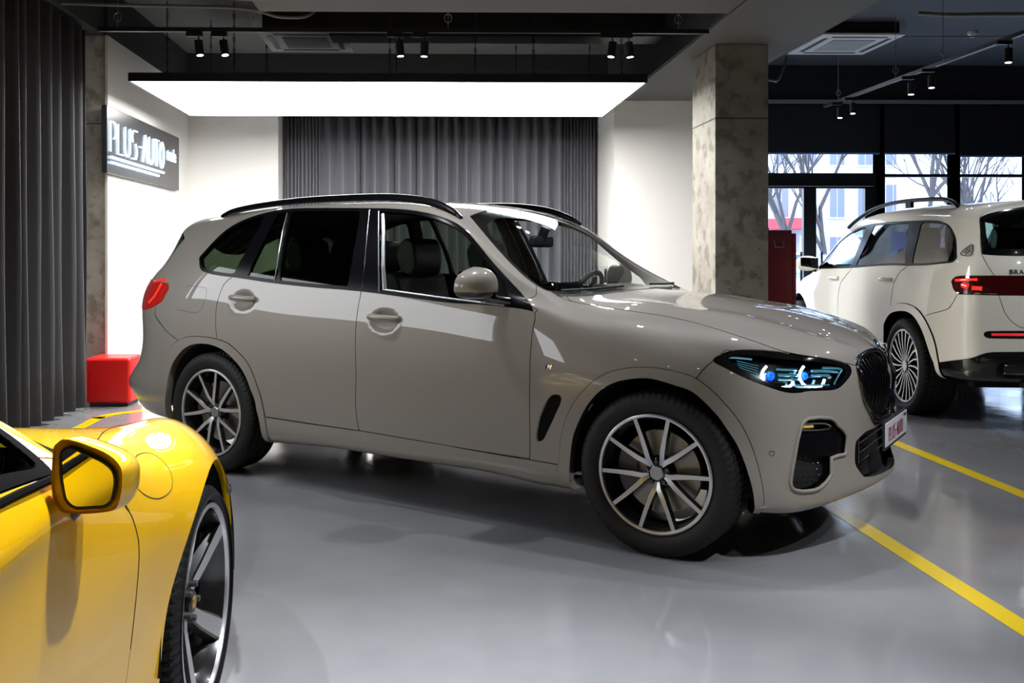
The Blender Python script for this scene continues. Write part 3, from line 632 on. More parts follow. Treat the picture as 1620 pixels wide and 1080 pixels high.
def build_x5():
    root = empty('suv', label='pearl grey SUV with lit headlights and black roof rails parked in the middle', cat='car')
    NU, NV = 16, 16
    G = sheet(X5, NU, NV)
    uu = np.arange(G.shape[0])[:, None]/NU+0*G[..., 0]; vv = np.arange(G.shape[1])[None]/NV+0*G[..., 0]
    # hollow behind the handles, raised lines on the bonnet
    for hx, hz in ((-2.691, 1.098), (-1.579, 1.020)):
        r2 = ((G[..., 0]-hx)/.105)**2+((G[..., 2]-hz+.008)/.062)**2
        G[..., 1] -= np.where((r2 < 1) & (vv < 7), .030*(1-r2)**1.3, 0)
    ridge = np.exp(-((vv-9.15)/.33)**2)*np.clip((uu-14.9)/1.5, 0, 1)*np.clip((21.8-uu)/1.5, 0, 1)
    G[..., 2] += .013*ridge
    # crease along the lower doors
    S = Surf(G, NU, NV); P = to_piece(G, NU, NV)
    inner = Piece(P.V.copy(), list(P.F))
    ar = lambda p, n=4: cr(p, n)
    archFo = ar(UV['archF_o'])+[(19.02, 1.6), (18.95, -.3), (14.7, -.3), (14.75, 1.6)]
    archFi = ar(UV['archF_i'])+[(18.85, .9), (18.85, -.3), (15.08, -.3)]
    archRo = [(4.15, -.3), (4.14, 1.5), (4.17, 2.6)]+ar(UV['archR_o'])+[(7.03, 1.5), (7.03, -.3)]
    archRi = [(4.17, -.3)]+ar(UV['archR_i'])+[(6.92, -.3)]
    out = {}
    aF, P = split(P, uvf(P, archFi)); aR, P = split(P, uvf(P, archRi))
    out['wheel_arch_trim'], P = split(P, uvf(P, archFo)); out['rear_wheel_arch_trim'], P = split(P, uvf(P, archRo))
    dlo = cr(UV['dlo'][:10], 3)[:-1]+cr(UV['dlo'][10:], 3)+[UV['dlo'][0]]
    D, P = split(P, uvf(P, dlo))
    hl = cr(UV['headlight'], 3, True); H, P = split(P, uvf(P, hl))
    tl = [(2.2, 7.05)]+UV['tail'][1:6]+[(2.2, 5.95)]; T, P = split(P, uvf(P, tl))
    kid = rounded([(.30, .893), (.19, .915), (.09, .915), (.035, .893), (.028, .64), (.06, .603), (.20, .60), (.235, .615), (.325, .70), (.352, .79), (.342, .86)], .03)
    K, P = split(P, wzf(P, kid, 20.6))
    it = cr(UV['intake'], 2, True); I, P = split(P, uvf(P, it))
    ci = rounded([(-.1, .567), (.10, .565), (.29, .55), (.372, .515), (.385, .41), (.335, .347), (.25, .338), (-.1, .338)], .02)
    C, P = split(P, wzf(P, ci, 20.6))
    vt = rounded(UV['vent'], .12); VN, P = split(P, uvf(P, vt))
    ws = cr(UV['ws'][:8], 3)[:-1]+[(14.56, 9.55), (14.86, 10.5), (14.93, 11.2), (10.42, 11.2), (10.5, 10.2)]
    W, P = split(P, uvf(P, ws))
    hoodback = [(14.42, 8.82), (14.75, 9.3), (15.02, 10.2), (15.12, 11.2)]
    hoodfront = [(21.6, 7.55), (21.72, 8.2), (22.1, 8.9), (22.6, 10.0), (22.75, 11.2)]
    hl_line = cr(UV['hoodline'][1:], 3)
    HD, P = split(P, uvf(P, hoodback[::-1][-1:]+hl_line[1:-1]+hoodfront+[(15.12, 11.2)]+hoodback[::-1][1:-1]))
    CW, P = split(P, uvf(P, [(14.05, 8.73), (14.35, 8.5)]+hoodback+[(14.6, 11.2), (14.6, 10.0), (14.3, 9.2)]))
    fd = [(14.05, 6.3)]+cr(UV['doorF'], 3)[1:-1]+[(13.85, 2.03), (11.45, 2.0), (9.73, 2.02)]+cr(UV['B'][::-1], 3)[:-1]+[(8.96, 6.3)]
    FD, P = split(P, uvf(P, fd))
    rd = [(8.96, 6.3)]+cr(UV['B'], 3)[1:-1]+[(8.96, 2.02), (7.84, 2.03), (7.0, 2.07), (6.5, 3.0), (5.99, 4.71)]+cr(UV['rdoor'][::-1], 3)[1:-1]+[(6.21, 6.3)]
    RD, P = split(P, uvf(P, rd))
    FB, P = split(P, uvf(P, [(18.3, 7.3), (18.12, 6.5), (17.95, 5.96), (17.82, 5.55), (17.5, 5.0), (17.5, -.5), (24, -.5), (24, 11.5), (20.5, 11.5), (20.5, 7.5)]))
    RB, P = split(P, uvf(P, [(-1, -.5), (6, -.5), (5.2, 4.2), (4.76, 4.72), (4.30, 5.0), (3.77, 5.45), (3.72, 5.8), (3.0, 5.9), (2.0, 4.9), (-1, 4.9)]))
    RG, P = split(P, uvf(P, [(-1, 7.5), (1.9, 7.5), (2.7, 7.2), (3.5, 7.35), (4.15, 8.1), (3.9, 8.45), (2.6, 8.7), (1.9, 9.7), (-1, 9.9)]))
    SL, P = split(P, uvf(P, [(6.9, -.5), (14.9, -.5), (14.9, 1.96), (13.85, 1.99), (11.45, 2.0), (8.96, 2.03), (7.84, 2.046), (6.9, 2.09)]))
    # ---- painted parts
    panel('body_shell', both(P), PAINT, root, depth=.02)
    panel('bonnet', both(HD), PAINT, root)
    panel('front_bumper', both(FB), PAINT, root, depth=.03, gap=.0015)
    panel('rear_bumper', both(RB), PAINT, root)
    panel('cowl', both(CW), MBLK, root, off=-.004)
    for f in (right, left):
        d = panel('front_door', f(FD), PAINT, root)
        e = panel('rear_door', f(RD), PAINT, root)
        panel('sill', f(SL), PAINT, root, off=.001)
        panel('wheel_arch_trim', f(out['wheel_arch_trim']), PAINT, root, off=.006, depth=.05)
        panel('wheel_arch_trim', f(out['rear_wheel_arch_trim']), PAINT, root, off=.006, depth=.05)
        sg = -1 if f is right else 1
        for dd, hx, hz, nx in ((d, -1.579, 1.020, 9.55), (e, -2.691, 1.098, 6.54)):
            y = sg*.972
            h = MB().tube(cr([(hx-.098, y-sg*.010, hz+.012), (hx-.08, y+sg*.010, hz+.013), (hx, y+sg*.022, hz+.012), (hx+.08, y+sg*.010, hz+.008), (hx+.098, y-sg*.012, hz+.006)], 4), [.008]+[.0175]*15+[.008], 10)
            ho = h.build('door_handle', PAINT, dd, smooth=60)
    # ---- glazing: black surround, panes
    panel('roof_glass_trim', ([], []), GBLK) if False else None
    # door and quarter glass
    def shrink(f, k): return f+k
    f0 = uvf(D, dlo)
    top = 9
    Br = UV['Br']; Bl = UV['Bl']; Bg = UV['Bg']; bar = UV['bar']; D1 = UV['D1']; D2 = UV['D2']; mt = UV['mirtri']
    def ext(line): a, b = line[0], line[-1]; return [(a[0]+(a[0]-line[1][0])*.6, a[1]+.9)]+line+[(b[0]+(b[0]-line[-2][0])*.3, b[1]-.5)]
    def band(a, b): return ext(a)+ext(b)[::-1]
    fdp = np.maximum(f0, -0.0)
    # inset edge: distance in metres measured in the side view
    side = [tuple(S.at(u, v)[0][i] for i in (0, 2)) for u, v in dlo]
    fin = sd(D.V[:, [0, 2]], side)+.020
    paneF = np.maximum(fin, sd(D.V[:, 3:5], ext(Br)+[(20, 5.2), (20, 9.2)]))
    paneF = np.maximum(paneF, sd(D.V[:, 3:5], [(0, 0), (0, 12), (12.25, 12), (12.42, 7.9), (12.74, 7.35), (13.05, 6.33), (13.1, 0)]))
    GF, D = split(D, paneF)
    fin = sd(D.V[:, [0, 2]], side)+.020
    GR, D = split(D, np.maximum(fin, sd(D.V[:, 3:5], band(Bl, bar))))
    fin = sd(D.V[:, [0, 2]], side)+.020
    GS, D = split(D, np.maximum(fin, sd(D.V[:, 3:5], [(a+.09, b) for a, b in ext(D2)]+[(a-.05, b) for a, b in ext(bar)][::-1])))
    fin = sd(D.V[:, [0, 2]], side)+.020
    GQ, D = split(D, np.maximum(fin, sd(D.V[:, 3:5], [(0, 12), (0, 4)]+[(a-.08, b) for a, b in ext(D1)][::-1])))
    for f in (right, left):
        fr = panel('window_surround', f(D), TRIMB, root, off=.0005, depth=.025, gap=.0005)
        panel('side_window', f(GR), TINT, root, off=-.006, flange=False)
        panel('side_window', f(GS), TINT, root, off=-.006, flange=False)
        panel('side_window', f(GQ), TINT, root, off=-.006, flange=False)
        sg = 1 if f is right else -1
        def pth(line, off): return [Vector((p.x, p.y*sg, p.z)) for p in S.path(line, off)]
        MB().tube(pth([(a-.1, b) for a, b in bar], .001), .004, 6).build('window_bar', SATIN, fr)
        MB().tube(pth([(a+.03, b) for a, b in Br], .002), .0045, 6).tube(pth([(8.97, 7.9), (9.13, 7.4), (9.31, 6.7), (9.46, 6.08)], -.012), .012, 6).build('window_channel', SATIN, fr)
        MB().tube(pth([(9.5, 6.12), (11, 6.10), (12.9, 6.11)], .003), .005, 6).build('window_seal', SATIN, fr)
        MB().tube(pth(Bg, .0012), .0018, 5).build('pillar_seam', SATIN, fr)
    panel('windscreen', both(W), CLEAR, root, off=-.003, flange=False)
    # black print round the windscreen edge
    wp = [(u, v) for u, v in ws]
    fW = sd(W.V[:, 3:5], [(11.0, 11.4), (10.95, 10), (11.15, 9.55), (11.5, 9.32), (12.3, 9.16), (13.0, 9.03), (13.5, 8.9), (13.9, 8.86), (14.1, 9.1), (14.3, 9.6), (14.58, 10.5), (14.63, 11.4)])
    _, BAND = split(W, fW)
    panel('windscreen_border', both(BAND), GBLK, root, off=-.0055, flange=False)
    panel('rear_window', both(RG), TINT, root, off=-.003, flange=False)
    # ---- lamps
    for f in (right, left):
        sg = 1 if f is right else -1
        def pth(line, off): return [Vector((p.x, p.y*sg, p.z)) for p in S.path(cr(line, 3), off)]
        hs = panel('headlight', f(H), GBLK, root, off=-.045, flange=False)
        hin = cr(UV['hl_in'], 2, True)
        inn, ring = split(H, uvf(H, hin))
        panel('headlight_frame', f(ring), GBLK, hs, off=-.002, depth=.04)
        panel('headlight_lens', f(inn), LENS, hs, off=-.001, flange=False)
        m = MB()
        for k in ('drl1', 'drl2'): m.tube(pth(UV[k], -.016), .0058, 8)
        m.build('daytime_light', LEDC, hs, smooth=60)
        m = MB(); m.tube(pth(UV['drl3'], -.014), .0045, 6).tube(pth(UV['drl3b'], -.014), .003, 6).tube(pth(UV['drl4'][:2], -.016), .006, 6).tube(pth(UV['drl4'][1:], -.016), .0035, 6)
        m.tube(pth([(19.8, 5.98), (20.7, 6.1)], -.012), .004, 6)
        m.build('lamp_trim', LAMPG, hs, smooth=60)
        m = MB()
        for (u, v) in ((19.28, 6.38), (20.13, 6.5)):
            p, n = S.at(u, v, -.034); p = Vector((p.x, p.y*sg, p.z)); n = Vector((n.x, n.y*sg, n.z)); q = Vector((0, 0, 1)).rotation_difference(n)
            M = Matrix.Translation(p) @ q.to_matrix().to_4x4()
            m.lathe([(0, .020), (.010, .017), (.017, .008), (.020, -.01)], 20, M, axis='Z')
        m.build('projector', LEDB, hs, smooth=60)
        m = MB()
        for (u0, v0, u1, v1, r) in ((19.45, 6.42, 19.95, 6.5, .007), (19.45, 6.2, 19.95, 6.28, .005), (19.4, 6.75, 19.9, 6.8, .005), (20.3, 6.5, 20.75, 6.55, .006), (20.3, 6.75, 21.0, 6.8, .006)):
            m.tube(pth([(u0, v0), (u1, v1)], -.025), r, 6)
        for i in range(5): m.tube(pth([(18.55+.02*i, 6.95-.13*i), (19.0, 6.85-.16*i)], -.03), .0015, 5)
        m.build('reflector', LAMPG, hs, smooth=60)
        # tail lamp
        t = panel('tail_lamp', f(T), TAILR, root, off=.004, depth=.02)
        m = MB(); m.tube(pth([(3.25, 6.75), (4.0, 6.5)], .003), .009, 8).tube(pth([(3.85, 6.4), (3.65, 6.1), (3.35, 5.98)], .003), .010, 8).build('lamp_bar', TAILB, t, smooth=60)
        # intakes
        k = panel('side_intake', f(I), MBLK, root, off=-.045, flange=False)
        ub = [(u, v) for u, v in it]
        bar_, _ = split(I, sd(I.V[:, 3:5], [(19.6, 3.75), (20.6, 3.45), (21.4, 3.2), (21.4, 4.1), (20.9, 4.5), (19.7, 4.25)]))
        panel('intake_blade', f(bar_), TRIMB, k, off=-.012, depth=.03)
        m = MB()
        for i in range(6):
            for j in range(5):
                p, n = S.at(19.8+.15*i+.05*(j % 2), 2.45+.24*j, -.040); m.lathe([(0, .004), (.004, 0)], 6, Matrix.Translation((p.x, p.y*sg, p.z)) @ Vector((0, 0, 1)).rotation_difference(Vector((n.x, n.y*sg, n.z))).to_matrix().to_4x4(), axis='Z')
        m.build('intake_mesh', SATIN if False else GBLK, k)
        MB().tube([Vector((p.x, p.y*sg, p.z)) for p in S.path([(u_, v_) for u_, v_ in it], .002)], .0085, 8, closed=True).build('intake_surround', PAINT, root, smooth=70)
        m = MB(); m.tube(pth([(19.98, 4.62), (20.62, 4.62), (20.75, 4.42), (20.0, 4.42)], -.008), .004, 6); m.build('fog_lamp_frame', SATIN, k, smooth=60)
        m = MB(); m.tube(pth([(20.0, 4.52), (20.3, 4.53)], -.014), .008, 8); m.build('fog_lamp', AMBER, k, smooth=60)
        # vent behind front wheel
        v = panel('fender_vent', f(VN), TRIMB, root, off=-.012, flange=False)
        # badge
        m = MB()
        for a, col in ((-.026, 0), (-.019, 0), (-.012, 0)):
            p, n = S.at(14.519, 4.951, .001); 
        p, n = S.at(14.519, 4.951, .001)
        for i, (dx, cm) in enumerate(((-.018, mat('badge_light_blue', (.1, .4, .8))), (-.012, mat('badge_navy', (.01, .03, .2))), (-.006, mat('badge_red', (.7, .02, .02))))):
            MB().prism([(dx, -.010), (dx+.005, -.010), (dx+.010, .010), (dx+.005, .010)], -.001, .001, Matrix.Translation((p.x, p.y*sg, p.z)), axis='Y').build('badge_stripe', cm, v)
        MB().prism([(-.001, -.010), (.003, -.010), (.008, .004), (.010, -.004), (.017, .004), (.013, -.010), (.018, -.010), (.026, .010), (.021, .010), (.012, .001), (.010, .010), (.005, .010)], -.001, .002, Matrix.Translation((p.x, p.y*sg, p.z)), axis='Y').build('badge_letter', CHROME, v)
    # centre intake, grilles, plate
    kx = lambda w, z: .815-.55*w*w-max(0, z-.80)*.42-max(0, .70-z)*.05
    c = panel('centre_intake', both(C), MBLK, root, off=-.06, flange=False)
    m = MB()
    for w in (-.335, .335): m.box((.72, w, .44), (.05, .012, .17), rz=0)
    for i in range(5): m.box((.735, 0, .36+.045*i), (.01, .62, .006))
    m.build('intake_fins', GBLK, c)
    for s in (-1, 1):
        ko = [(a, b) for a, b in kid]
        cx_, cz_ = .19, .76
        big = [Vector((kx(a, b)+.010, s*(cx_+(a-cx_)*1.02), cz_+(b-cz_)*1.02)) for a, b in ko]
        fr = MB().tube(big, .013, 10, closed=True); fo = fr.build('kidney_grille', GBLK, root, smooth=60)
        m = MB(); A = [(a, b) for a, b in ko]
        for i in range(9):
            w = .055+.033*i
            zs = [b for (a, b), (a2, b2) in zip(A, A[1:]+A[:1]) if (a-w)*(a2-w) <= 0]
            if len(zs) < 2: continue
            z0, z1 = min(zs)+.012, max(zs)-.012
            pts = [(kx(w, z0+(z1-z0)*t/8)+.012-.016*(abs(t/4-1))**2, s*w, z0+(z1-z0)*t/8) for t in range(9)]
            m.tube(pts, .0048, 6)
            m.tube([(x-.03, y, z) for x, y, z in pts], .009, 4)
        m.build('grille_slats', GBLK, fo, smooth=60)
        MB().add([(kx(a, b)-.07, s*a, b) for a, b in A], [tuple(range(len(A)))]).build('grille_back', UBLK, fo)
    MB().tube([(kx(.27, .31)-.01, -.30, .315), (kx(.1, .31)+.004, -.12, .318), (kx(0, .31)+.008, 0, .318), (kx(.1, .31)+.004, .12, .318), (kx(.27, .31)-.01, .30, .315)], [.008, .014, .014, .014, .008], 8).build('front_splitter', mat('satin_grey_trim', (.12, .12, .125), rough=.35), root, smooth=60)
    p = MB().box((.838, 0, .53), (.012, .54, .135)); ph = p.build('plate_holder', MBLK, root, bevel=.004)
    MB().box((.846, 0, .535), (.006, .52, .11)).build('licence_plate', mat('plate_white', (.62, .62, .66), rough=.35), ph, bevel=.002)
    LT_, w_ = letters(); m = MB()
    for s_ in LT_: m.tube([(.8500, -.20+a*.355/w_, .50+b*.062) for a, b in s_], .0022, 5)
    m.build('plate_lettering', mat('plate_ink', (.16, .02, .03), rough=.5), ph)
    me = text_mesh('TRADE', .022, .0008); me.transform(Matrix.Translation((.8505, .20, .575)) @ Matrix.Rotation(R(90), 4, 'Z') @ Matrix.Rotation(R(90), 4, 'X'))
    finish('plate_lettering', me, mat('plate_ink', (.16, .02, .03), rough=.5), ph)
    # roundel on the nose
    e = MB().lathe([(0, .004), (.034, .003), (.040, 0), (.041, -.006)], 32, Matrix.Translation((.772, 0, .935)) @ Matrix.Rotation(R(48), 4, 'Y'), axis='Z').build('nose_badge', CHROME, root, smooth=50)
    for q in range(4):
        MB().prism([(0, 0)]+[(.024*math.cos(R(90*q+t*15)), .024*math.sin(R(90*q+t*15))) for t in range(7)], .0035, .0045, Matrix.Translation((.772, 0, .935)) @ Matrix.Rotation(R(48), 4, 'Y')).build('badge_quarter', mat('badge_white', (.8, .8, .8)) if q % 2 else mat('badge_blue', (.02, .2, .6)), e)
    # parking sensor rings, bonnet wipers
    for s in (-1, 1):
        pp, n = S.at(19.202, 3.533, .0005)
        MB().tube([Vector((pp.x, pp.y*-s, pp.z))+Vector((0, 0, 0))+(Vector((-n.y*-s, n.x, 0)).normalized()*.011*math.cos(t*.4)+Vector((0, 0, 1))*.011*math.sin(t*.4)) for t in range(16)], .0012, 5, closed=True).build('parking_sensor', GBLK, root)
    # ---- shut lines
    for ln in (UV['doorF'][1:], UV['B'], UV['rdoor'], UV['doorbot'], UV['hoodline'][:-1], UV['bumperline'], UV['archF_o'], UV['archR_o'], UV['rbumperline'], [(13.55, 7.05), (13.75, 7.6), (13.7, 8.2), (13.62, 8.66)]):
        seam(S, ln, 'shut_line', UBLK, root)
    seam(S, UV['fuel'], 'fuel_flap_line', UBLK, root, n=3, r=.0015, sides=(1,))
    seam(S, [(21.57, 7.53), (21.7, 8.2)], 'shut_line', UBLK, root)
    # ---- rails
    rail = [(-3.20, .665, 1.638), (-3.08, .665, 1.672), (-2.85, .665, 1.700), (-2.5, .665, 1.722), (-2.1, .665, 1.727), (-1.8, .668, 1.722), (-1.6, .672, 1.706), (-1.45, .68, 1.680), (-1.32, .695, 1.635), (-1.235, .71, 1.585)]
    for s in (-1, 1):
        pts = cr([(x, s*w, z) for x, w, z in rail], 5)
        m = MB(); vs = []; n = len(pts)
        for i, q in enumerate(pts):
            t = i/(n-1); hh = .013*min(1, 8*t+.3, 8*(1-t)+.3)
            vs += [(q[0], q[1]-s*.018, q[2]-hh-.012), (q[0], q[1]-s*.016, q[2]+hh*.6), (q[0], q[1], q[2]+hh), (q[0], q[1]+s*.016, q[2]+hh*.6), (q[0], q[1]+s*.018, q[2]-hh-.018)]
        m.add(vs, [(i*5+j, i*5+(j+1) % 5, (i+1)*5+(j+1) % 5, (i+1)*5+j) for i in range(n-1) for j in range(5)]+[(0, 1, 2, 3, 4), tuple((n-1)*5+j for j in (4, 3, 2, 1, 0))])
        m.build('roof_rail', TRIMB, root, smooth=80)
    # ---- door mirrors
    for s in (-1, 1):
        C0 = Vector((-.935, s*1.035, 1.208)) if s < 0 else Vector((-1.10, .985, 1.208))
        def shell(z0, z1, m_, nm, par):
            V = []; F = []; a, b = 40, 18
            for i in range(b+1):
                zz = z0+(z1-z0)*i/b; q = math.sqrt(max(0, 1-abs((zz-0)/(.108 if zz > 0 else .055))**2.5))
                for j in range(a):
                    t = 2*math.pi*j/a; cx_, cy_ = math.cos(t), math.sin(t)
                    rx = (.115 if cx_ > 0 else .050); x = rx*math.copysign(abs(cx_)**.75, cx_)*q**.8; y = .105*math.copysign(abs(cy_)**.72, cy_)*(q**.75)
                    yy = y*s; x -= .035*max(0, y/.105); V.append((C0.x+x, C0.y+yy, C0.z+zz*(1-.25*max(0, y/.105)*(zz > 0))))
            for i in range(b):
                for j in range(a): F.append((i*a+j, i*a+(j+1) % a, (i+1)*a+(j+1) % a, (i+1)*a+j))
            return MB().add(V, F+[tuple(range(a)), tuple(b*a+j for j in range(a))]).build(nm, m_, par, smooth=50)
        mo = shell(-.018, .1075, PAINT, 'door_mirror', root)
        shell(-.054, -.0185, GBLK, 'mirror_lower', mo)
        MB().box((C0.x-.051, C0.y, C0.z+.022), (.004, .16, .10)).build('mirror_glass', mat('mirror_silver', (.8, .8, .8), rough=.02, metal=1), mo, bevel=.02)
        MB().tube([(C0.x+.03, s*.995, 1.165), ((-.84 if s < 0 else -.98), s*.955, 1.150), (-.80, s*.915, 1.140)], [.026, .02, .024], 10).build('mirror_arm', GBLK, mo, smooth=60)
    # wipers
    for q_ in ([(14.2, 9.0), (14.5, 9.7), (14.68, 10.5)],): 
        for sg in (1, -1): MB().tube([Vector((p.x, p.y*sg, p.z)) for p in S.path(q_, .010)], .007, 6).build('wiper', MBLK, root)
    # ---- inside: dark backing skin, cabin
    Q = inner; Q.F = [q for q in Q.F if Q.V[q[0], 3] > 1.5 or Q.V[q[0], 4] < 7]
    for poly in (archFo, archRo): _, Q = split(Q, uvf(Q, poly))
    _, Q = split(Q, uvf(Q, dlo))
    _, Q = split(Q, uvf(Q, ws)); _, Q = split(Q, uvf(Q, [(-1, 7.5), (1.9, 7.5), (2.7, 7.2), (3.5, 7.35), (4.15, 8.1), (3.9, 8.45), (2.6, 8.7), (1.9, 9.7), (-1, 9.9)]))
    _, Q = split(Q, wzf(Q, kid, 20.6)); _, Q = split(Q, wzf(Q, ci, 20.6)); 
    for poly in (hl, it, vt): _, Q = split(Q, uvf(Q, poly))
    panel('inner_skin', both(Q), INT, root, off=-.022, flange=False)
    m = MB().box((-1.6, 0, .31), (4.1, 1.30, .10)).box((-1.48, 0, .31), (1.9, 1.8, .08)).box((.35, 0, .34), (.5, 1.2, .10)); m.build('underbody', UBLK, root)
    for s in (-1, 1):
        for x0 in (0.0, -2.975):
            mm = MB().lathe([(.435, -.90*1), (.445, -.45)], 32, Matrix.Translation((x0, 0, .385)) @ Matrix.Scale(-s, 4, (0, 1, 0)), R(-6), R(186))
            mm.lathe([(.0, -.45), (.445, -.45)], 32, Matrix.Translation((x0, 0, .385)) @ Matrix.Scale(-s, 4, (0, 1, 0)), R(-6), R(186))
            mm.build('wheel_liner', UBLK, root)
    car_cabin(root, -.55, -3.3, .42, .85)
    d = MB().prism(rounded([(-.50, .75), (-.50, 1.135), (-.72, 1.155), (-.95, 1.12), (-1.00, 1.03), (-.92, .75)], .04), -.82, .82, axis='Y').build('dashboard', mat('dash_dark', (.03, .032, .033), rough=.6), root, bevel=.02)
    MB().prism(rounded([(-.70, 1.12), (-.70, 1.185), (-.86, 1.20), (-.92, 1.14)], .03), .18, .58, axis='Y').build('instrument_hood', MBLK, d, bevel=.02)
    MB().box((-.93, -.02, 1.15), (.02, .32, .13)).build('screen', GBLK, d, bevel=.005)
    MB().box((-1.3, 0, .62), (1.0, .24, .26)).build('centre_console', INT, root, bevel=.03)
    steering(root, -1.04, .38, 1.10)
    MB().box((-1.13, 0, 1.455), (.05, .24, .07)).build('interior_mirror', MBLK, root, bevel=.02)
    MB().tube([(-1.13, 0, 1.47), (-1.10, 0, 1.54)], .03).build('mirror_stem', MBLK, root)
    # ---- wheels
    w = make_wheel('ten', .3775, .271, .275, WMATS)
    w.parent = root; w.location = (0, -.845, .3765); w.rotation_euler = (0, R(-3), 0)
    for x, y in ((-2.975, -.845), (0, .845), (-2.975, .845)):
        c = copy_tree(w, root); c.location = (x, y, .3765)
        c.rotation_euler = (0, R(28) if x < -1 else R(10), 0 if y < 0 else math.pi)
    return root
# ================================================================== yellow sports car (nose points away from the camera)
DULLB = mat('dull_black_trim', (.008, .008, .009), rough=.7, spec=.03)
YEL = mat('racing_yellow_paint', (.95, .53, .0), rough=.5, coat=1., coat_r=.012, spec=.2)
CREAM = mat('ivory_white_paint', (.80, .77, .67), rough=.5, coat=1., coat_r=.015)
def xzcut(pc, cx, cz, r, vmax=6.):
    f = np.hypot(pc.V[:, 0]-cx, pc.V[:, 2]-cz)-r
    return np.where(pc.V[:, 4] > vmax, np.abs(f)+.01, f)
def liners(root, xs, z, r, w):
    for s in (-1, 1):
        for x0 in xs:
            m = MB(); M = Matrix.Translation((x0, 0, z)) @ Matrix.Scale(-s, 4, (0, 1, 0))
            m.lathe([(r, -w), (r+.01, -.45)], 32, M, R(-6), R(186)); m.lathe([(0., -.45), (r+.01, -.45)], 32, M, R(-6), R(186))
            m.build('wheel_liner', UBLK, root)
def build_sport():
    root = empty('sports_car', label='yellow sports car in the left foreground, its nose pointing at the back wall', cat='car')
    NU, NV = 14, 13
    G = sheet(SPORT, NU, NV); S = Surf(G, NU, NV); P = to_piece(G, NU, NV); inner = Piece(P.V.copy(), list(P.F))
    for c in (0., -2.45): _, P = split(P, xzcut(P, c, .345, .412 if c == 0 else .40))
    dlo = cr([(7.68, 6.06), (7.62, 6.35), (7.45, 6.7), (7.1, 6.86), (6.2, 6.9), (5.3, 6.8), (4.7, 6.5), (4.5, 6.2), (4.6, 6.06)], 3, False)
    D, P = split(P, uvf(P, dlo))
    ws = [(6.98, 7.12), (7.6, 7.06), (8.2, 7.0), (8.55, 7.05), (8.8, 7.6), (8.95, 8.3), (9.0, 9.2), (6.85, 9.2), (6.9, 8)]
    W, P = split(P, uvf(P, ws))
    CW, P = split(P, uvf(P, [(7.95, 6.3), (8.6, 6.2), (9.3, 6.65), (9.35, 8), (9.4, 9.2), (8.7, 9.2), (8.6, 7.5), (8.3, 7.0), (7.8, 7.02), (7.75, 6.75)]))
    hood = [(9.3, 6.62), (9.83, 6.54), (10.16, 6.59), (10.65, 6.79), (11.5, 6.95), (12.6, 7.1), (13.6, 7.3), (13.9, 8), (14.0, 9.2), (9.38, 9.2), (9.35, 8)]
    HD, P = split(P, uvf(P, hood))
    door = cr(UV2['s_door'], 3)
    DR, P = split(P, uvf(P, [(8.72, 5.6), (8.72, 5.2)]+door+[(8.95, 2.2), (8.8, 1.9), (6.0, 1.9), (5.6, 2.3), (5.4, 4), (5.3, 6.3), (8.3, 6.3)]))
    LP, P = split(P, np.where(P.V[:, 3] > 12.2, np.hypot((P.V[:, 0]-.62)/.13, (P.V[:, 1]-.60)/.115)-1, 1.) + np.where((P.V[:, 4] < 4.2) | (P.V[:, 4] > 8), 2, 0))
    RW, P = split(P, uvf(P, [(2.6, 7.1), (4.7, 7.05), (4.75, 9.2), (2.6, 9.2)]))
    TL, P = split(P, np.where(P.V[:, 3] < 2.2, np.abs(P.V[:, 2]-.70)-.035, 1.))
    panel('body_shell', both(P), YEL, root, depth=.02); panel('bonnet', both(HD), YEL, root); panel('cowl', both(CW), DULLB, root, off=-.004)
    for f in (right, left):
        panel('door', f(DR), YEL, root)
        panel('headlight', f(LP), GBLK, root)
        fin = uvf(D, dlo)+.12
        a, b = split(D, fin)
        panel('window_surround', f(b), DULLB, root, off=.001); panel('side_window', f(a), TINT, root, off=-.004, flange=False)
    panel('windscreen', both(W), CLEAR, root, off=-.003, flange=False); panel('rear_window', both(RW), GBLK, root, off=-.002)
    panel('tail_lamp', both(TL), TAILR, root, off=.002)
    seam(S, [(8.76, 5.4)]+UV2['s_door'], 'shut_line', UBLK, root); seam(S, hood[:8], 'shut_line', UBLK, root)
    fl = UV2['s_fuel']; seam(S, fl+fl[:1], 'fuel_flap_line', UBLK, root, sides=(1,), r=.0018)
    for sg in (1, -1):
        q = [S.at(u, v, .002)[0] for u, v in ((11.35, 4.35), (11.75, 4.2), (11.75, 3.95), (11.35, 4.1))]
        MB().tube([Vector((p.x, p.y*sg, p.z)) for p in S.path([(11.3, 4.14), (11.65, 4.1), (12.0, 4.05)], .0)], [.008, .010, .008], 8).build('side_marker', mat('smoked_lamp', (.06, .05, .05), rough=.08, coat=1), root, smooth=60)
        # cabin-side black strip under the window
        MB().tube([Vector((p.x, p.y*sg, p.z)) for p in S.path([(4.6, 6.0), (6, 6.0), (7.1, 6.0), (7.75, 6.02)], .003)], .008, 6).build('window_seal', DULLB, root)
    # mirrors
    def zz(py, D=1.8): return 1.386-(py-400)*D/1532
    OUT = [(.860, 1.018), (.868, 1.036), (.890, 1.043), (.955, 1.020), (.985, .995), (.990, .965), (.984, .925), (.965, .908), (.89, .904), (.868, .918), (.858, .95)]
    GL = [(.876, 1.020), (.895, 1.028), (.955, 1.001), (.973, .985), (.977, .965), (.971, .930), (.958, .918), (.900, .915), (.884, .930), (.876, .975)]
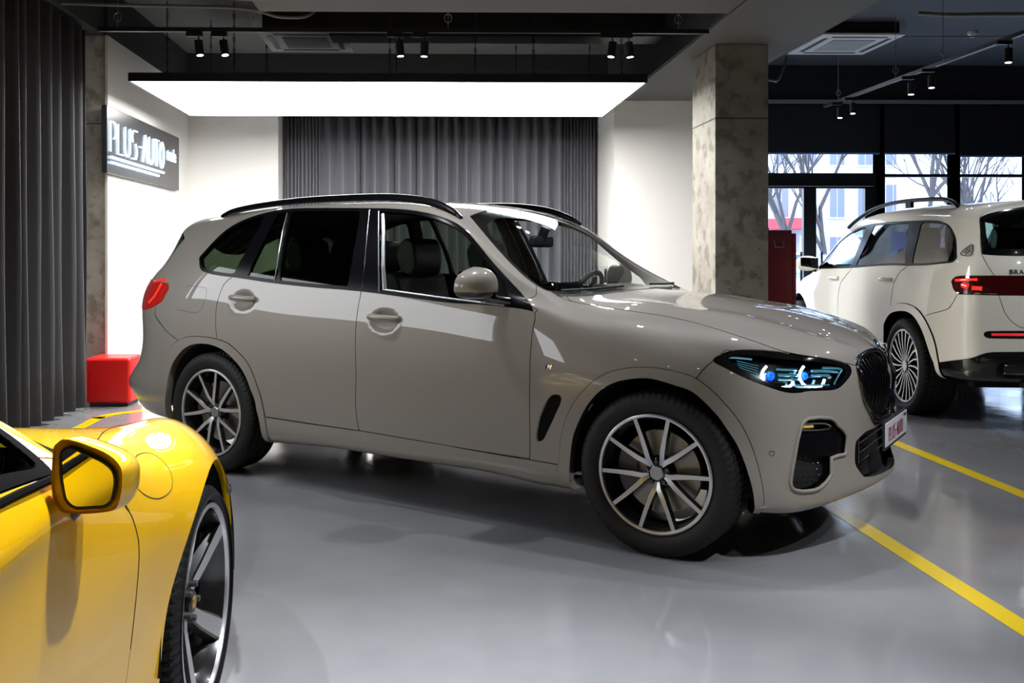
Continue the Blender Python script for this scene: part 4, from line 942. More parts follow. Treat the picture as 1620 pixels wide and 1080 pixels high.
    for sg in (-1, 1):
        o = cr(OUT, 4, True); c = np.array(o).mean(0); rings = []
        for x, k, sh in ((-1.106, .93, 0), (-1.113, .985, 0), (-1.10, 1.01, .0), (-1.06, .99, .004), (-1.01, .88, .008), (-.975, .68, .006), (-.96, .36, .0)):
            rings.append([(x, sg*(c[0]+sh+(a-c[0])*k), c[1]-(x+1.113)*.10+(b-c[1])*k) for a, b in o])
        n = len(o); m = MB(); m.add([p for r_ in rings for p in r_], [(i*n+j, i*n+(j+1) % n, (i+1)*n+(j+1) % n, (i+1)*n+j) for i in range(len(rings)-1) for j in range(n)]+[tuple(range(n)), tuple((len(rings)-1)*n+j for j in range(n))])
        mo = m.build('door_mirror', YEL, root, smooth=50)
        g = rounded(GL, .012); MB().add([(-1.1135, sg*a, b) for a, b in g], [tuple(range(len(g)))]).build('mirror_glass', mat('mirror_silver', (.8, .8, .8), rough=.02, metal=1), mo)
        MB().tube([(-1.1125, sg*a, b) for a, b in g], .0035, 6, closed=True).build('mirror_edge', MBLK, mo, smooth=60)
        MB().tube([(-1.05, sg*.90, .925), (-1.03, sg*.875, .90), (-1.02, sg*.85, .885)], [.022, .018, .026], 10).build('mirror_foot', MBLK, mo, smooth=60)
        MB().prism([(.965, .915), (1.006, .93), (1.012, .962), (.985, .955)], -1.07, -.99, None, axis='X').build('mirror_lower', MBLK, mo, bevel=.006) if sg < 0 and False else None
    # inside
    Q = inner
    for c in (0., -2.45): _, Q = split(Q, xzcut(Q, c, .345, .45))
    for poly in (dlo, ws): _, Q = split(Q, uvf(Q, poly))
    panel('inner_skin', both(Q), INT, root, off=-.022, flange=False)
    m = MB().box((-1.25, 0, .20), (1.5, 1.5, .10)).box((-1.2, 0, .22), (4.0, 1.0, .10)); m.build('underbody', UBLK, root)
    liners(root, (0., -2.45), .345, .43, .86)
    car_cabin(root, -.9, -2.4, .30, .72, seat_z=.40, seats=((-1.75, .36), (-1.75, -.36)))
    MB().prism(rounded([(-.80, .6), (-.80, .90), (-1.0, .92), (-1.2, .88), (-1.22, .6)], .03), -.72, .72, axis='Y').build('dashboard', INT, root, bevel=.02)
    steering(root, -1.30, .36, .80, r=.18)
    wm = dict(WMATS, cal=mat('caliper_red', (.5, .01, .01), rough=.4), cap=mat('dark_cap', (.03, .03, .03), rough=.3))
    w = make_wheel('five', .342, .285, .255, wm)
    w.parent = root; w.location = (0, -.755, .342)
    MB().lathe([(0, -.083), (.018, -.081), (.020, -.078)], 20).build('crest_badge', mat('badge_gold', (.75, .45, .12), rough=.3, metal=.8), w)
    for x, y in ((0, .755), (-2.45, -.80), (-2.45, .80)):
        c = copy_tree(w, root); c.location = (x, y, .342); c.rotation_euler = (0, .4, 0 if y < 0 else math.pi)
    return root
# ================================================================== big white SUV (nose points at the windows)
def build_big():
    root = empty('large_suv', label='ivory white large SUV seen from its rear left by the glass front', cat='car')
    NU, NV = 11, 11
    G = sheet(BIG, NU, NV); S = Surf(G, NU, NV); P = to_piece(G, NU, NV); inner = Piece(P.V.copy(), list(P.F))
    ao = cr(UV2['b_archo'], 3)+[(3.8, 1.0), (3.8, -.3), (6.85, -.3), (6.8, 2)]; ai = cr(UV2['b_archi'], 3)+[(4.0, 1.0), (4.0, -.3), (6.62, -.3), (6.64, 2.5)]
    _, P = split(P, uvf(P, ai)); AT, P = split(P, uvf(P, ao))
    _, P = split(P, xzcut(P, 3.135, .41, .50, 5.5))
    dlo = cr([(11.67, 6.05), (11.6, 7.2), (11.2, 7.75), (10.4, 7.95)]+UV2['b_dlo'][4:12], 3)[:-1]+UV2['b_dlo'][11:]+[(10, 6.02)]
    D, P = split(P, uvf(P, dlo))
    tl = [(0.9, 5.98), (.9, 5.29)]+UV2['b_tail'][5:][:1]+[(2.39, 5.3), (3.19, 5.3), (3.37, 5.47), (3.48, 5.76), (3.38, 5.9), (3.15, 5.96), (2.46, 5.97), (1.9, 5.98)]
    T, P = split(P, uvf(P, tl))
    rg = [(-1, 7.02), (1.3, 7.02), (2.40, 7.05), (2.52, 7.7), (2.47, 8.6), (1.9, 9.1), (1.3, 9.7), (-1, 9.8)]
    RG, P = split(P, uvf(P, rg))
    gate = [(-1, 11.5), (1.5, 11.5), (2.3, 9.5)]+cr(UV2['b_gate'], 3)+cr(UV2['b_gate2'], 3)+[(1.0, 4.0), (-1, 3.95)]
    GT, P = split(P, uvf(P, gate))
    rf = rounded([(2.19, 3.85), (2.08, 3.98), (1.2, 4.03), (1.2, 3.73), (2.05, 3.71)], .08)
    RF, P = split(P, uvf(P, rf))
    low = cr([(4.1, 1.95)]+UV2['b_low'][1:]+[(.8, 3.2), (-.5, 3.2)], 3)+[(-1, 3.2), (-1, -.5), (4.1, -.5)]
    LW, P = split(P, uvf(P, low))
    BP, P = split(P, uvf(P, [(3.21, 5.3), (3.37, 4.94), (3.57, 4.71), (4.5, 4.37), (5, 4), (5, 0), (-1, 0), (-1, 5.3)]))
    ws = [(9.7, 9.15), (11.0, 9.0), (12.0, 8.75), (12.5, 8.75), (12.8, 9.5), (13.0, 10.5), (13.05, 11.3), (9.4, 11.3)]
    W, P = split(P, uvf(P, ws))
    hoodp = [(13.0, 8.3), (14, 8.2), (15.5, 8.1), (16.4, 8.3), (16.6, 9), (16.7, 11.3), (13.1, 11.3), (12.9, 9.5)]
    HD, P = split(P, uvf(P, hoodp))
    fd = [(9.38, 2.1), (9.38, 3.96), (9.35, 4.73), (9.2, 5.34), (8.57, 5.94), (8.5, 6.3), (12.3, 6.3), (12.45, 5.5), (12.5, 4), (12.4, 2.1)]
    rd = [(9.38, 2.1), (9.38, 3.96), (9.35, 4.73), (9.2, 5.34), (8.57, 5.94), (8.5, 6.3), (5.6, 6.3), (5.69, 6.07), (6.03, 5.81), (6.29, 5.35), (6.36, 4.61), (6.75, 3.4), (6.95, 2.1)]
    FD, P = split(P, uvf(P, fd)); RD, P = split(P, uvf(P, rd))
    fa = [(16.6, 5.2), (17.6, 5.2), (19, 5.2), (19, 7.2), (17.2, 7.3), (16.2, 6.6)]
    FL, P = split(P, uvf(P, [(15.6, 5.9), (16.9, 5.6), (16.9, 7.3), (16.2, 7.2)])); GRL, P = split(P, uvf(P, [(17.15, 3.2), (19, 3.2), (19, 8.2), (17.3, 7.6)]))
    panel('body_shell', both(P), CREAM, root, depth=.02); panel('tailgate', both(GT), CREAM, root); panel('rear_bumper', both(BP), CREAM, root); panel('bonnet', both(HD), CREAM, root)
    panel('lower_bumper', both(LW), GBLK, root, off=.004, depth=.03); panel('rear_window', both(RG), TINT, root, off=-.004, flange=False)
    RGf = panel('rear_window_border', both(split(RG, sd(RG.V[:, 3:5], [(-1.5, 7.3), (2.1, 7.3), (2.25, 7.8), (2.2, 8.5), (1.6, 8.9), (1.0, 9.4), (-1.5, 9.5)]))[1]), GBLK, root, off=0, flange=False)
    panel('windscreen', both(W), CLEAR, root, off=-.003, flange=False); panel('front_grille', both(GRL), GBLK, root, off=-.01)
    for f in (right, left):
        sg = 1 if f is right else -1
        panel('front_door', f(FD), CREAM, root); panel('rear_door', f(RD), CREAM, root)
        panel('headlight', f(FL), GBLK, root)
        panel('wheel_arch_trim', f(AT), CREAM, root, off=.012, depth=.05)
        t = panel('tail_lamp', f(T), TAILD, root, off=.004, depth=.03)
        def pth(line, off): return [Vector((p.x, p.y*sg, p.z)) for p in S.path(line, off)]
        MB().tube(pth([(3.3, 5.78), (2.9, 5.8), (2.4, 5.82)], .002), .013, 8).tube(pth([(2.2, 5.5), (2.6, 5.52)], .002), .018, 8).tube(pth([(3.0, 5.62), (2.75, 5.55)], .002), .024, 8).build('lamp_bar', TAILB, t, smooth=60)
        MB().tube(pth([(3.2, 5.34), (2.4, 5.34), (1.8, 5.34)], .003), .007, 6).build('lamp_chrome', CHROME, t, smooth=60)
        r_ = panel('bumper_reflector', f(RF), GBLK, root, off=.002); MB().tube(pth([(1.95, 3.86), (1.5, 3.88), (1.2, 3.88)], .002), .011, 6).build('reflector_strip', mat('reflector_red', (.6, .01, .02), rough=.2, coat=1, emis=(1, .02, .04), es=.25), r_)
        f0 = sd(D.V[:, 3:5], dlo)
        A, B = split(D, np.maximum(f0+.10, sd(D.V[:, 3:5], [(3, 5), (3, 9), (6.05, 9), (5.95, 8), (5.5, 6.1), (5.45, 5)])))
        A2, B = split(B, np.maximum(sd(B.V[:, 3:5], dlo)+.10, sd(B.V[:, 3:5], [(6.0, 5), (5.85, 6.1), (6.48, 7.95), (6.6, 9), (8.0, 9), (8.1, 7.95), (8.3, 6.05), (8.3, 5)])))
        A3, B = split(B, np.maximum(sd(B.V[:, 3:5], dlo)+.12, sd(B.V[:, 3:5], [(8.62, 5), (8.6, 6), (8.58, 7.9), (8.6, 9), (12, 9), (12, 5)])))
        panel('window_surround', f(B), TRIMB, root, off=.001, depth=.02)
        for A_, m_ in ((A, TINT2), (A2, TINT2), (A3, CLEAR)): panel('side_window', f(A_), m_, root, off=-.004, flange=False)
        for hx, hz in ((1.834, 1.125), (.40, 1.145)):
            y = -sg*1.0
            MB().tube(cr([(hx-.11, y+sg*.02, hz), (hx-.08, y-sg*.012, hz), (hx, y-sg*.02, hz+.003), (hx+.08, y-sg*.012, hz), (hx+.11, y+sg*.02, hz)], 3), .018, 8).build('door_handle', CHROME if False else CREAM, root, smooth=60)
        m = MB().tube(cr([(-.42, -sg*.72, 1.775), (-.25, -sg*.72, 1.83), (.1, -sg*.72, 1.855), (.8, -sg*.715, 1.868), (1.4, -sg*.72, 1.835), (1.85, -sg*.74, 1.735), (2.05, -sg*.76, 1.66)], 4), .019, 8)
        for x in (.55,): m.box((x, -sg*.72, 1.83), (.12, .03, .06))
        m.build('roof_rail', TRIMB, root, smooth=60)
        mo = MB().add(*blob((2.52, -sg*1.06, 1.27), (.08, .12, .085), .8)).build('door_mirror', GBLK if False else CREAM, root, smooth=60)
        MB().box((2.44, -sg*1.06, 1.27), (.01, .20, .13)).build('mirror_glass', mat('mirror_silver', (.8, .8, .8), rough=.02, metal=1), mo, bevel=.03)
        MB().tube([(2.55, -sg*.98, 1.21), (2.55, -sg*.94, 1.19)], .03).build('mirror_foot', MBLK, mo)
        # pillar emblem: a rounded triangle with a crossed double M
        pe, ne = S.at(3.08, 7.07, .003); pe = Vector((pe.x, pe.y*sg, pe.z)); ne = Vector((ne.x, ne.y*sg, ne.z)); T0 = Matrix.Translation(pe) @ Vector((0, -1, 0)).rotation_difference(ne).to_matrix().to_4x4()
        tri = cr([(0, .058), (-.052, -.035), (0, -.048), (.052, -.035)], 5, True)
        MB().tube([(a, 0, b) for a, b in tri], .0035, 6, closed=True, M=T0).tube([(-.034, 0, -.034), (-.020, 0, .015), (0, 0, -.03), (.020, 0, .015), (.034, 0, -.034)], .0035, 6, M=T0).tube([(-.016, 0, -.036), (0, 0, .03), (.016, 0, -.036)], .0035, 6, M=T0).build('pillar_emblem', GBLK, root, smooth=60)
        # exhaust
        ex = rounded([(-.13, -.045), (.13, -.045), (.13, .045), (-.13, .045)], .04)
        m = MB(); e = MB()
        T1 = Matrix.Translation((-1.17, -sg*.60, .50))
        for a, b in ((1.12, 1.0),):
            o = [(0, p*a, q*1.2) for p, q in ex]; n = len(o)
            m.add([(x-.0, p, q) for x, p, q in o]+[(x+.12, p, q) for x, p, q in o]+[(x-.005, p*.86, q*.86) for x, p, q in o]+[(x+.12, p*.82, q*.82) for x, p, q in o], [(i, (i+1) % n, n+(i+1) % n, n+i) for i in range(n)]+[(i, (i+1) % n, 2*n+(i+1) % n, 2*n+i) for i in range(n)]+[(2*n+i, 2*n+(i+1) % n, 3*n+(i+1) % n, 3*n+i) for i in range(n)], T1)
        m.build('exhaust_tip', mat('black_chrome', (.06, .06, .06), rough=.15, metal=1), root, smooth=50)
    for ln in (UV2['b_gate'], UV2['b_gate2'], UV2['b_bump'], UV2['b_dl2'], UV2['b_dl1'], UV2['b_archo']): seam(S, ln, 'shut_line', UBLK, root)
    me = text_mesh('BRABUS', .050, .003, spacing=1.15); me.transform(Matrix.Translation((-1.108, .545, 1.242)) @ Matrix.Rotation(R(-99), 4, 'Z') @ Matrix.Rotation(R(76), 4, 'X')); finish('tailgate_lettering', me, GBLK, root)
    MB().box((-1.20, 0, .95), (.02, .52, .12)).build('rear_plate', mat('plate_white', (.62, .62, .66), rough=.35), root, bevel=.003)
    MB().box((-1.10, 0, .40), (.12, 1.1, .06)).build('diffuser', MBLK, root, bevel=.01)
    Q = inner
    _, Q = split(Q, uvf(Q, ao)); _, Q = split(Q, xzcut(Q, 3.135, .41, .53, 5.5))
    for poly in (dlo, ws, rg): _, Q = split(Q, uvf(Q, poly))
    panel('inner_skin', both(Q), INT, root, off=-.022, flange=False)
    MB().box((1.6, 0, .36), (4.3, 1.3, .12)).box((1.6, 0, .37), (2.2, 1.8, .08)).build('underbody', UBLK, root)
    liners(root, (0., 3.135), .41, .50, .93)
    car_cabin(root, 2.4, -.6, .50, .86, seat_z=.78, seats=((1.35, .4), (1.35, -.4), (.45, .42), (.45, -.42)))
    MB().prism(rounded([(2.7, .8), (2.7, 1.2), (2.3, 1.22), (2.1, 1.1), (2.1, .8)], .04), -.85, .85, axis='Y').build('dashboard', INT, root, bevel=.02)
    w = make_wheel('multi', .412, .312, .31, WMATS, blocks=60)
    w.parent = root; w.location = (0, .85, .41); w.rotation_euler = (0, 0, math.pi)
    for x, y in ((3.135, .85), (0, -.85), (3.135, -.85)):
        c = copy_tree(w, root); c.location = (x, y, .41); c.rotation_euler = (0, .3, 0 if y < 0 else math.pi)
    return root
TINT2 = glass('tinted_glass_grey', (.05, .055, .055), refl=(1, .97, .92), ior=2.3)
def blob(c, r, k=1., a=28, b=14):
    V = []; F = []
    for i in range(b+1):
        p = math.pi*i/b
        for j in range(a):
            t = 2*math.pi*j/a; s = lambda x: math.copysign(abs(x)**k, x)
            V.append((c[0]+r[0]*s(math.sin(p))*s(math.cos(t)), c[1]+r[1]*s(math.sin(p))*s(math.sin(t)), c[2]+r[2]*s(math.cos(p))))
    for i in range(b):
        for j in range(a): F.append((i*a+j, (i+1)*a+j, (i+1)*a+(j+1) % a, i*a+(j+1) % a))
    return V, F
PANEL_ES = 8.0; PANEL2_ES = 1.6; PANEL2 = None; SPOT_W = 25; SP_BAY = 40; SP_FRONT_FILL = 185; SP_AISLE_FILL = 45; SP_NOSE_FILL = 170; SKY = 3.6; EXPO = .98; CARS = (1, 1, 1)
# ================================================================== materials of the room
WHITE = mat('white_plaster', (.80, .79, .76), rough=.8, bump=.05, bscale=40)
DARKP = mat('dark_ceiling_paint', (.020, .021, .023), rough=.8)
GREYP = mat('grey_ceiling_paint', (.105, .105, .098), rough=.8, bump=.08, bscale=12)
BLUEP = mat('slate_ceiling_paint', (.055, .062, .078), rough=.8)
FRAME = mat('black_window_frame', (.006, .008, .011), rough=.35)
FIX = mat('black_fixture', (.008, .008, .009), rough=.4)
YLINE = mat('yellow_floor_paint', (.85, .60, .0), rough=.25, coat=.3, coat_r=.1)
LIGHTW = mat('light_panel_diffuser', (1, 1, 1), rough=.9, emis=(1, .985, .96), es=PANEL_ES)
WPANE = glass('window_pane', (.80, .88, .97), ior=1.4)
def concrete():
    m, N, L, b = node_mat('raw_concrete'); tc = N.new('ShaderNodeTexCoord')
    n1 = N.new('ShaderNodeTexNoise'); n1.inputs['Scale'].default_value = 2.2; n1.inputs['Detail'].default_value = 10; n1.inputs['Roughness'].default_value = .65
    n2 = N.new('ShaderNodeTexNoise'); n2.inputs['Scale'].default_value = 9; n2.inputs['Detail'].default_value = 5
    v = N.new('ShaderNodeTexVoronoi'); v.inputs['Scale'].default_value = 7
    r = N.new('ShaderNodeValToRGB'); e = r.color_ramp.elements; e[0].position = .30; e[0].color = (.20, .185, .155, 1); e[1].position = .68; e[1].color = (.34, .325, .28, 1)
    r2 = N.new('ShaderNodeValToRGB'); e = r2.color_ramp.elements; e[0].position = .04; e[0].color = (.25, .25, .25, 1); e[1].position = .10; e[1].color = (1, 1, 1, 1)
    r3 = N.new('ShaderNodeValToRGB'); e = r3.color_ramp.elements; e[0].position = .36; e[0].color = (.62, .60, .56, 1); e[1].position = .50; e[1].color = (1, 1, 1, 1)
    for q in (n1, n2, v): L.new(tc.outputs['Object'], q.inputs['Vector'])
    L.new(n1.outputs['Fac'], r.inputs['Fac']); L.new(v.outputs['Distance'], r2.inputs['Fac']); L.new(n2.outputs['Fac'], r3.inputs['Fac'])
    a = N.new('ShaderNodeMix'); a.data_type = 'RGBA'; a.blend_type = 'MULTIPLY'; a.inputs['Factor'].default_value = 1
    c = N.new('ShaderNodeMix'); c.data_type = 'RGBA'; c.blend_type = 'MULTIPLY'; c.inputs['Factor'].default_value = .6
    L.new(r.outputs['Color'], a.inputs['A']); L.new(r3.outputs['Color'], a.inputs['B']); L.new(a.outputs['Result'], c.inputs['A']); L.new(r2.outputs['Color'], c.inputs['B'])
    L.new(c.outputs['Result'], b.inputs['Base Color']); b.inputs['Roughness'].default_value = .75
    bp = N.new('ShaderNodeBump'); bp.inputs['Strength'].default_value = .25; bp.inputs['Distance'].default_value = .02; L.new(n2.outputs['Fac'], bp.inputs['Height']); L.new(bp.outputs['Normal'], b.inputs['Normal'])
    return m
CONC = concrete()
def floor_mat():
    m, N, L, b = node_mat('grey_epoxy_floor'); tc = N.new('ShaderNodeTexCoord')
    n = N.new('ShaderNodeTexNoise'); n.inputs['Scale'].default_value = .8; n.inputs['Detail'].default_value = 8; n.inputs['Roughness'].default_value = .6
    L.new(tc.outputs['Object'], n.inputs['Vector'])
    r = N.new('ShaderNodeValToRGB'); e = r.color_ramp.elements; e[0].position = .35; e[0].color = (.20, .203, .215, 1); e[1].position = .65; e[1].color = (.26, .263, .275, 1)
    L.new(n.outputs['Fac'], r.inputs['Fac']); L.new(r.outputs['Color'], b.inputs['Base Color'])
    n2 = N.new('ShaderNodeTexNoise'); n2.inputs['Scale'].default_value = 1.7; n2.inputs['Detail'].default_value = 7; L.new(tc.outputs['Object'], n2.inputs['Vector'])
    mr = N.new('ShaderNodeMapRange'); mr.inputs['From Min'].default_value = .35; mr.inputs['From Max'].default_value = .68; mr.inputs['To Min'].default_value = .06; mr.inputs['To Max'].default_value = .20
    L.new(n2.outputs['Fac'], mr.inputs['Value']); L.new(mr.outputs['Result'], b.inputs['Roughness'])
    b.inputs['Specular IOR Level'].default_value = .55
    n3 = N.new('ShaderNodeTexNoise'); n3.inputs['Scale'].default_value = 5; n3.inputs['Detail'].default_value = 3; L.new(tc.outputs['Object'], n3.inputs['Vector'])
    bp = N.new('ShaderNodeBump'); bp.inputs['Strength'].default_value = .10; bp.inputs['Distance'].default_value = .012; L.new(n3.outputs['Fac'], bp.inputs['Height']); L.new(bp.outputs['Normal'], b.inputs['Normal'])
    return m
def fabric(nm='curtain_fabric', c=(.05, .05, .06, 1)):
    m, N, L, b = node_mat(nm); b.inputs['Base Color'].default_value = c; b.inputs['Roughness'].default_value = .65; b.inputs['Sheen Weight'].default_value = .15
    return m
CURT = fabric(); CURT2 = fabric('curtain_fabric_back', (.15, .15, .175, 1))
RED = mat('red_leatherette', (.85, .004, .004), rough=.42, coat=.15, coat_r=.3, bump=.05, bscale=200)
REDP = mat('dark_red_enamel', (.20, .004, .012), rough=.3, coat=.4)
def st(name, mb, m, **k):
    o = mb.build(name, m, None, **k); o['kind'] = 'structure'; return o
def box(x0, x1, y0, y1, z0, z1, mb=None):
    return (mb or MB()).box(((x0+x1)/2, (y0+y1)/2, (z0+z1)/2), (x1-x0, y1-y0, z1-z0))
# ---- shell
XL, XR, Y0, Y1, ZC = -3.75, 10.5, -7.0, 13.0, 3.9
st('floor', box(XL-.2, XR+.2, Y0-.2, Y1+.35, -.2, 0), floor_mat())
st('ceiling_showroom', box(XL-.2, 2.29, Y0-.2, Y1+.3, ZC, ZC+.2), GREYP)
st('ceiling_window_side', box(2.29, XR+.2, Y0-.2, Y1+.3, ZC, ZC+.2), BLUEP)
st('wall_rear', box(XL-.2, XR+.2, Y0-.2, Y0, 0, ZC), WHITE)
st('wall_left_outer', box(XL-.2, XL, 6.45, Y1, 0, ZC), WHITE)
st('wall_left_parapet', box(-3.45, -3.30, Y0, 6.44, 0, 1.35), mat('taupe_dado', (.30, .25, .20), rough=.6))
st('wall_left_header', box(-3.45, -3.30, Y0, 6.44, 2.20, ZC), DARKP)
st('wall_left_pier', box(-3.46, -3.25, 3.15, 3.50, 0, 2.199), mat('dark_concrete', (.07, .065, .055), rough=.9))
for k_, (a_, b_) in enumerate(((2.65, 3.15), (3.50, 6.40))):
    e = empty('window_%d' % (k_+6)); e['kind'] = 'structure'; m = MB()
    box(-3.40, -3.34, a_, a_+.05, 1.35, 2.20, m); box(-3.40, -3.34, b_-.05, b_, 1.35, 2.20, m); m.build('window_frame', FRAME, e)
    box(-3.371, -3.37, a_+.05, b_-.05, 1.351, 2.199).build('pane', glass('clear_pane', (.93, .93, .92), ior=1.4), e)
st('wall_left_back', box(-3.45, -3.30, Y0, 2.65, 1.351, 2.199), WHITE)
GP = mat('dark_grey_plaster', (.08, .08, .085), rough=.8)
st('wall_right', box(XR, XR+.2, Y0, Y1, 0, ZC), GP)
for k_ in range(0):
    a_ = Y0+k_*16/7; b_ = a_+16/7; e = empty('window_%d' % (k_+8)); e['kind'] = 'structure'; m = MB()
    box(XR+.02, XR+.12, a_, a_+.06, .401, 3.199, m); box(XR+.02, XR+.12, b_-.06, b_-.001, .401, 3.199, m); m.build('window_frame', FRAME, e)
    box(XR+.07, XR+.071, a_+.06, b_-.06, .401, 3.199).build('pane', WPANE, e)
w = st('wall_left', box(-3.055, -3.03, 9.2, 12.9, 0, 3.44), WHITE)
st('wall_left_upper', box(XL, -3.03, 9.2, 12.9, 3.441, ZC), DARKP)
st('wall_back', box(-3.03, -1.90, 12.28, 12.95, 0, 3.20), WHITE)
st('wall_back_recess', box(-1.90, 2.21, 12.83, 12.95, 0, 3.20), WHITE)
st('beam_back', box(-3.03, 2.29, 12.24, 12.95, 3.201, ZC), DARKP)
st('wall_back_right', box(2.21, 3.70, 11.5, 12.95, 0, 3.199), WHITE)
st('beam_long', box(2.29, 3.25, Y0, 12.95, 3.20, ZC-.001), GREYP)
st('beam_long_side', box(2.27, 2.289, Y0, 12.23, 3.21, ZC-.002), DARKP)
st('beam_front', box(-1.27, 2.268, 5.2, 7.3, 3.20, ZC-.001), GREYP)
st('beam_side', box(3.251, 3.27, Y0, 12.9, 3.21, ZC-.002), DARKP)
st('beam_left', box(-3.29, -3.06, Y0, 9.19, 3.44, ZC-.001), DARKP)
duct = tag(box(-.95, 2.26, 9.25, 9.6, 3.46, 3.70).build('air_duct', FIX, None, bevel=.01), 'black rectangular air duct under the ceiling above the light panel', 'duct')
# ---- pillars
def pillar(x0, x1, y0, y1, z1, joint, label):
    o = box(x0, x1, y0, y1, 0, z1).build('concrete_pillar', CONC, None, bevel=.006)
    tag(o, label, 'pillar')
    box(x0-.0015, x1+.0015, y0-.0015, y1+.0015, joint, joint+.012).build('casting_joint', mat('dark_concrete', (.07, .065, .055), rough=.9), o)
    return o
pillar(2.49, 2.955, 8.37, 9.10, 3.199, 2.55, 'square raw concrete pillar in front of the white wall, beside the red cabinet')
pillar(-3.26, -3.058, 9.2, 9.54, 3.44, 2.60, 'narrow raw concrete pillar between the dark curtain and the illuminated sign')
# ---- curtains
def curtain(name, a, b, z0, z1, pitch, amp, label, tight=None, seed=1, ends=(0, 0), cm=None):
    rnd = random.Random(seed); a = Vector(a); b = Vector(b); d = (b-a); Lg = d.length; d.normalize(); nrm = Vector((-d.y, d.x))
    ph = [0]; s = 0; pts = []
    k = 0
    while s < Lg:
        q = pitch*(.8+.4*rnd.random())
        if s < ends[0] or s > Lg-ends[1]: q *= .30
        am = amp*(.75+.5*rnd.random())*(.6 if q < pitch*.5 else 1)
        m = 10 if q > pitch*.5 else 7
        for i in range(m):
            t = i/m; w = math.sin(2*math.pi*t); pts.append((s+q*(t+.06*math.sin(4*math.pi*t)), am*math.copysign(abs(w)**.8, w), q))
        s += q
    rows = 9; V = []; F = []
    for j in range(rows):
        z = z1+(z0-z1)*j/(rows-1); f = .80+.25*j/(rows-1)
        for i, (s_, o, q) in enumerate(pts):
            wob = .010*math.sin(i*.37+j*.8)*(j/(rows-1))
            p = a+d*min(s_, Lg)+nrm*(o*f+wob); V.append((p.x, p.y, z))
    n = len(pts)
    for j in range(rows-1):
        for i in range(n-1): F.append((j*n+i, j*n+i+1, (j+1)*n+i+1, (j+1)*n+i))
    o = MB().add(V, F).build(name, cm or CURT, None, smooth=179); sd_ = o.modifiers.new('s', 'SOLIDIFY'); sd_.thickness = .004
    tag(o, label, 'curtain')
    MB().box(((a.x+b.x)/2, (a.y+b.y)/2, z1+.02), (Lg if abs(d.x) > .5 else .05, Lg if abs(d.y) > .5 else .05, .03)).build('curtain_rail', FIX, o)
    return o
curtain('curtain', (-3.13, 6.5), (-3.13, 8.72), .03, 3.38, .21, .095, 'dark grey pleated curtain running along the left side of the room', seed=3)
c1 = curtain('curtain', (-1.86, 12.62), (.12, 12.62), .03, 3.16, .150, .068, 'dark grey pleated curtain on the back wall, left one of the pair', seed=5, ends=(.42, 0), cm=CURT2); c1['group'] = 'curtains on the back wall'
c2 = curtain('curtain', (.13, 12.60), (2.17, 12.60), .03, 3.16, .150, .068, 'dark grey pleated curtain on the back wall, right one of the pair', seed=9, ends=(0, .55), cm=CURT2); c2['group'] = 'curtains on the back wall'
# ---- sign on the left wall
sg = empty('wall_sign', (-3.03, 9.65, 2.44), label='black sign with glowing white company lettering on the left wall', cat='sign')
box(-.0, .05, -.62, 1.97, -.31, .32).build('sign_board', mat('sign_black', (.03, .031, .034), rough=.28), sg, bevel=.004)
NEON = mat('sign_neon', (1, 1, 1), rough=.5, emis=(.50, .74, 1), es=3.2)
LT, xe = letters()
m = MB()
for s_ in LT: m.tube([(.058, -.54+a*1.90/xe, -.105+b*.285) for a, b in s_], .006, 6)
m.build('sign_lettering', NEON, sg)
box(.055, .070, -.54, 1.27, -.165, -.147).build('sign_underline', NEON, sg); box(.055, .070, -.54, 1.06, -.215, -.197).build('sign_underline', NEON, sg)
me = text_mesh('trade', .21, .002, spacing=.85); me.transform(Matrix.Translation((.058, 1.62, .07)) @ Matrix.Rotation(R(90), 4, 'Z') @ Matrix.Rotation(R(90), 4, 'X')); finish('sign_word', me, NEON, sg)
# ---- pouf
p = MB().box((-2.89, 8.96, .235), (.41, .38, .41)); po = p.build('pouf', RED, None, bevel=.035, seg=4); tag(po, 'red leatherette cube pouf at the foot of the narrow pillar', 'pouf')
mb = MB().box((-2.89, 8.96, .0155), (.34, .31, .031)); mb.build('pouf_base', FIX, po)
# ---- fire cabinet
fc = empty('fire_cabinet', (3.2, 9.25, 0), label='dark red fire hose cabinet behind the concrete pillar', cat='cabinet')
box(-.24, .20, -.25, .15, 0, 1.60).build('cabinet_body', REDP, fc, bevel=.008)
box(-.20, .16, -.262, -.251, .95, 1.56).build('cabinet_door', REDP, fc, bevel=.004); box(.205, .245, -.24, .10, .55, 1.57).build('cabinet_side_panel', REDP, fc, bevel=.006)
MB().tube([(.03, -.262, 1.50), (.03, -.275, 1.44), (.11, -.275, 1.44), (.11, -.262, 1.50)], .005, 6).build('cabinet_handle', mat('grey_metal', (.5, .5, .5), rough=.4, metal=1), fc)
MB().tube([(-.10, -.05, 1.60), (-.10, -.05, 1.64)], .03, 12).tube([(.02, .0, 1.60), (.02, .0, 1.625)], .05, 12).build('cabinet_cap', FIX, fc)
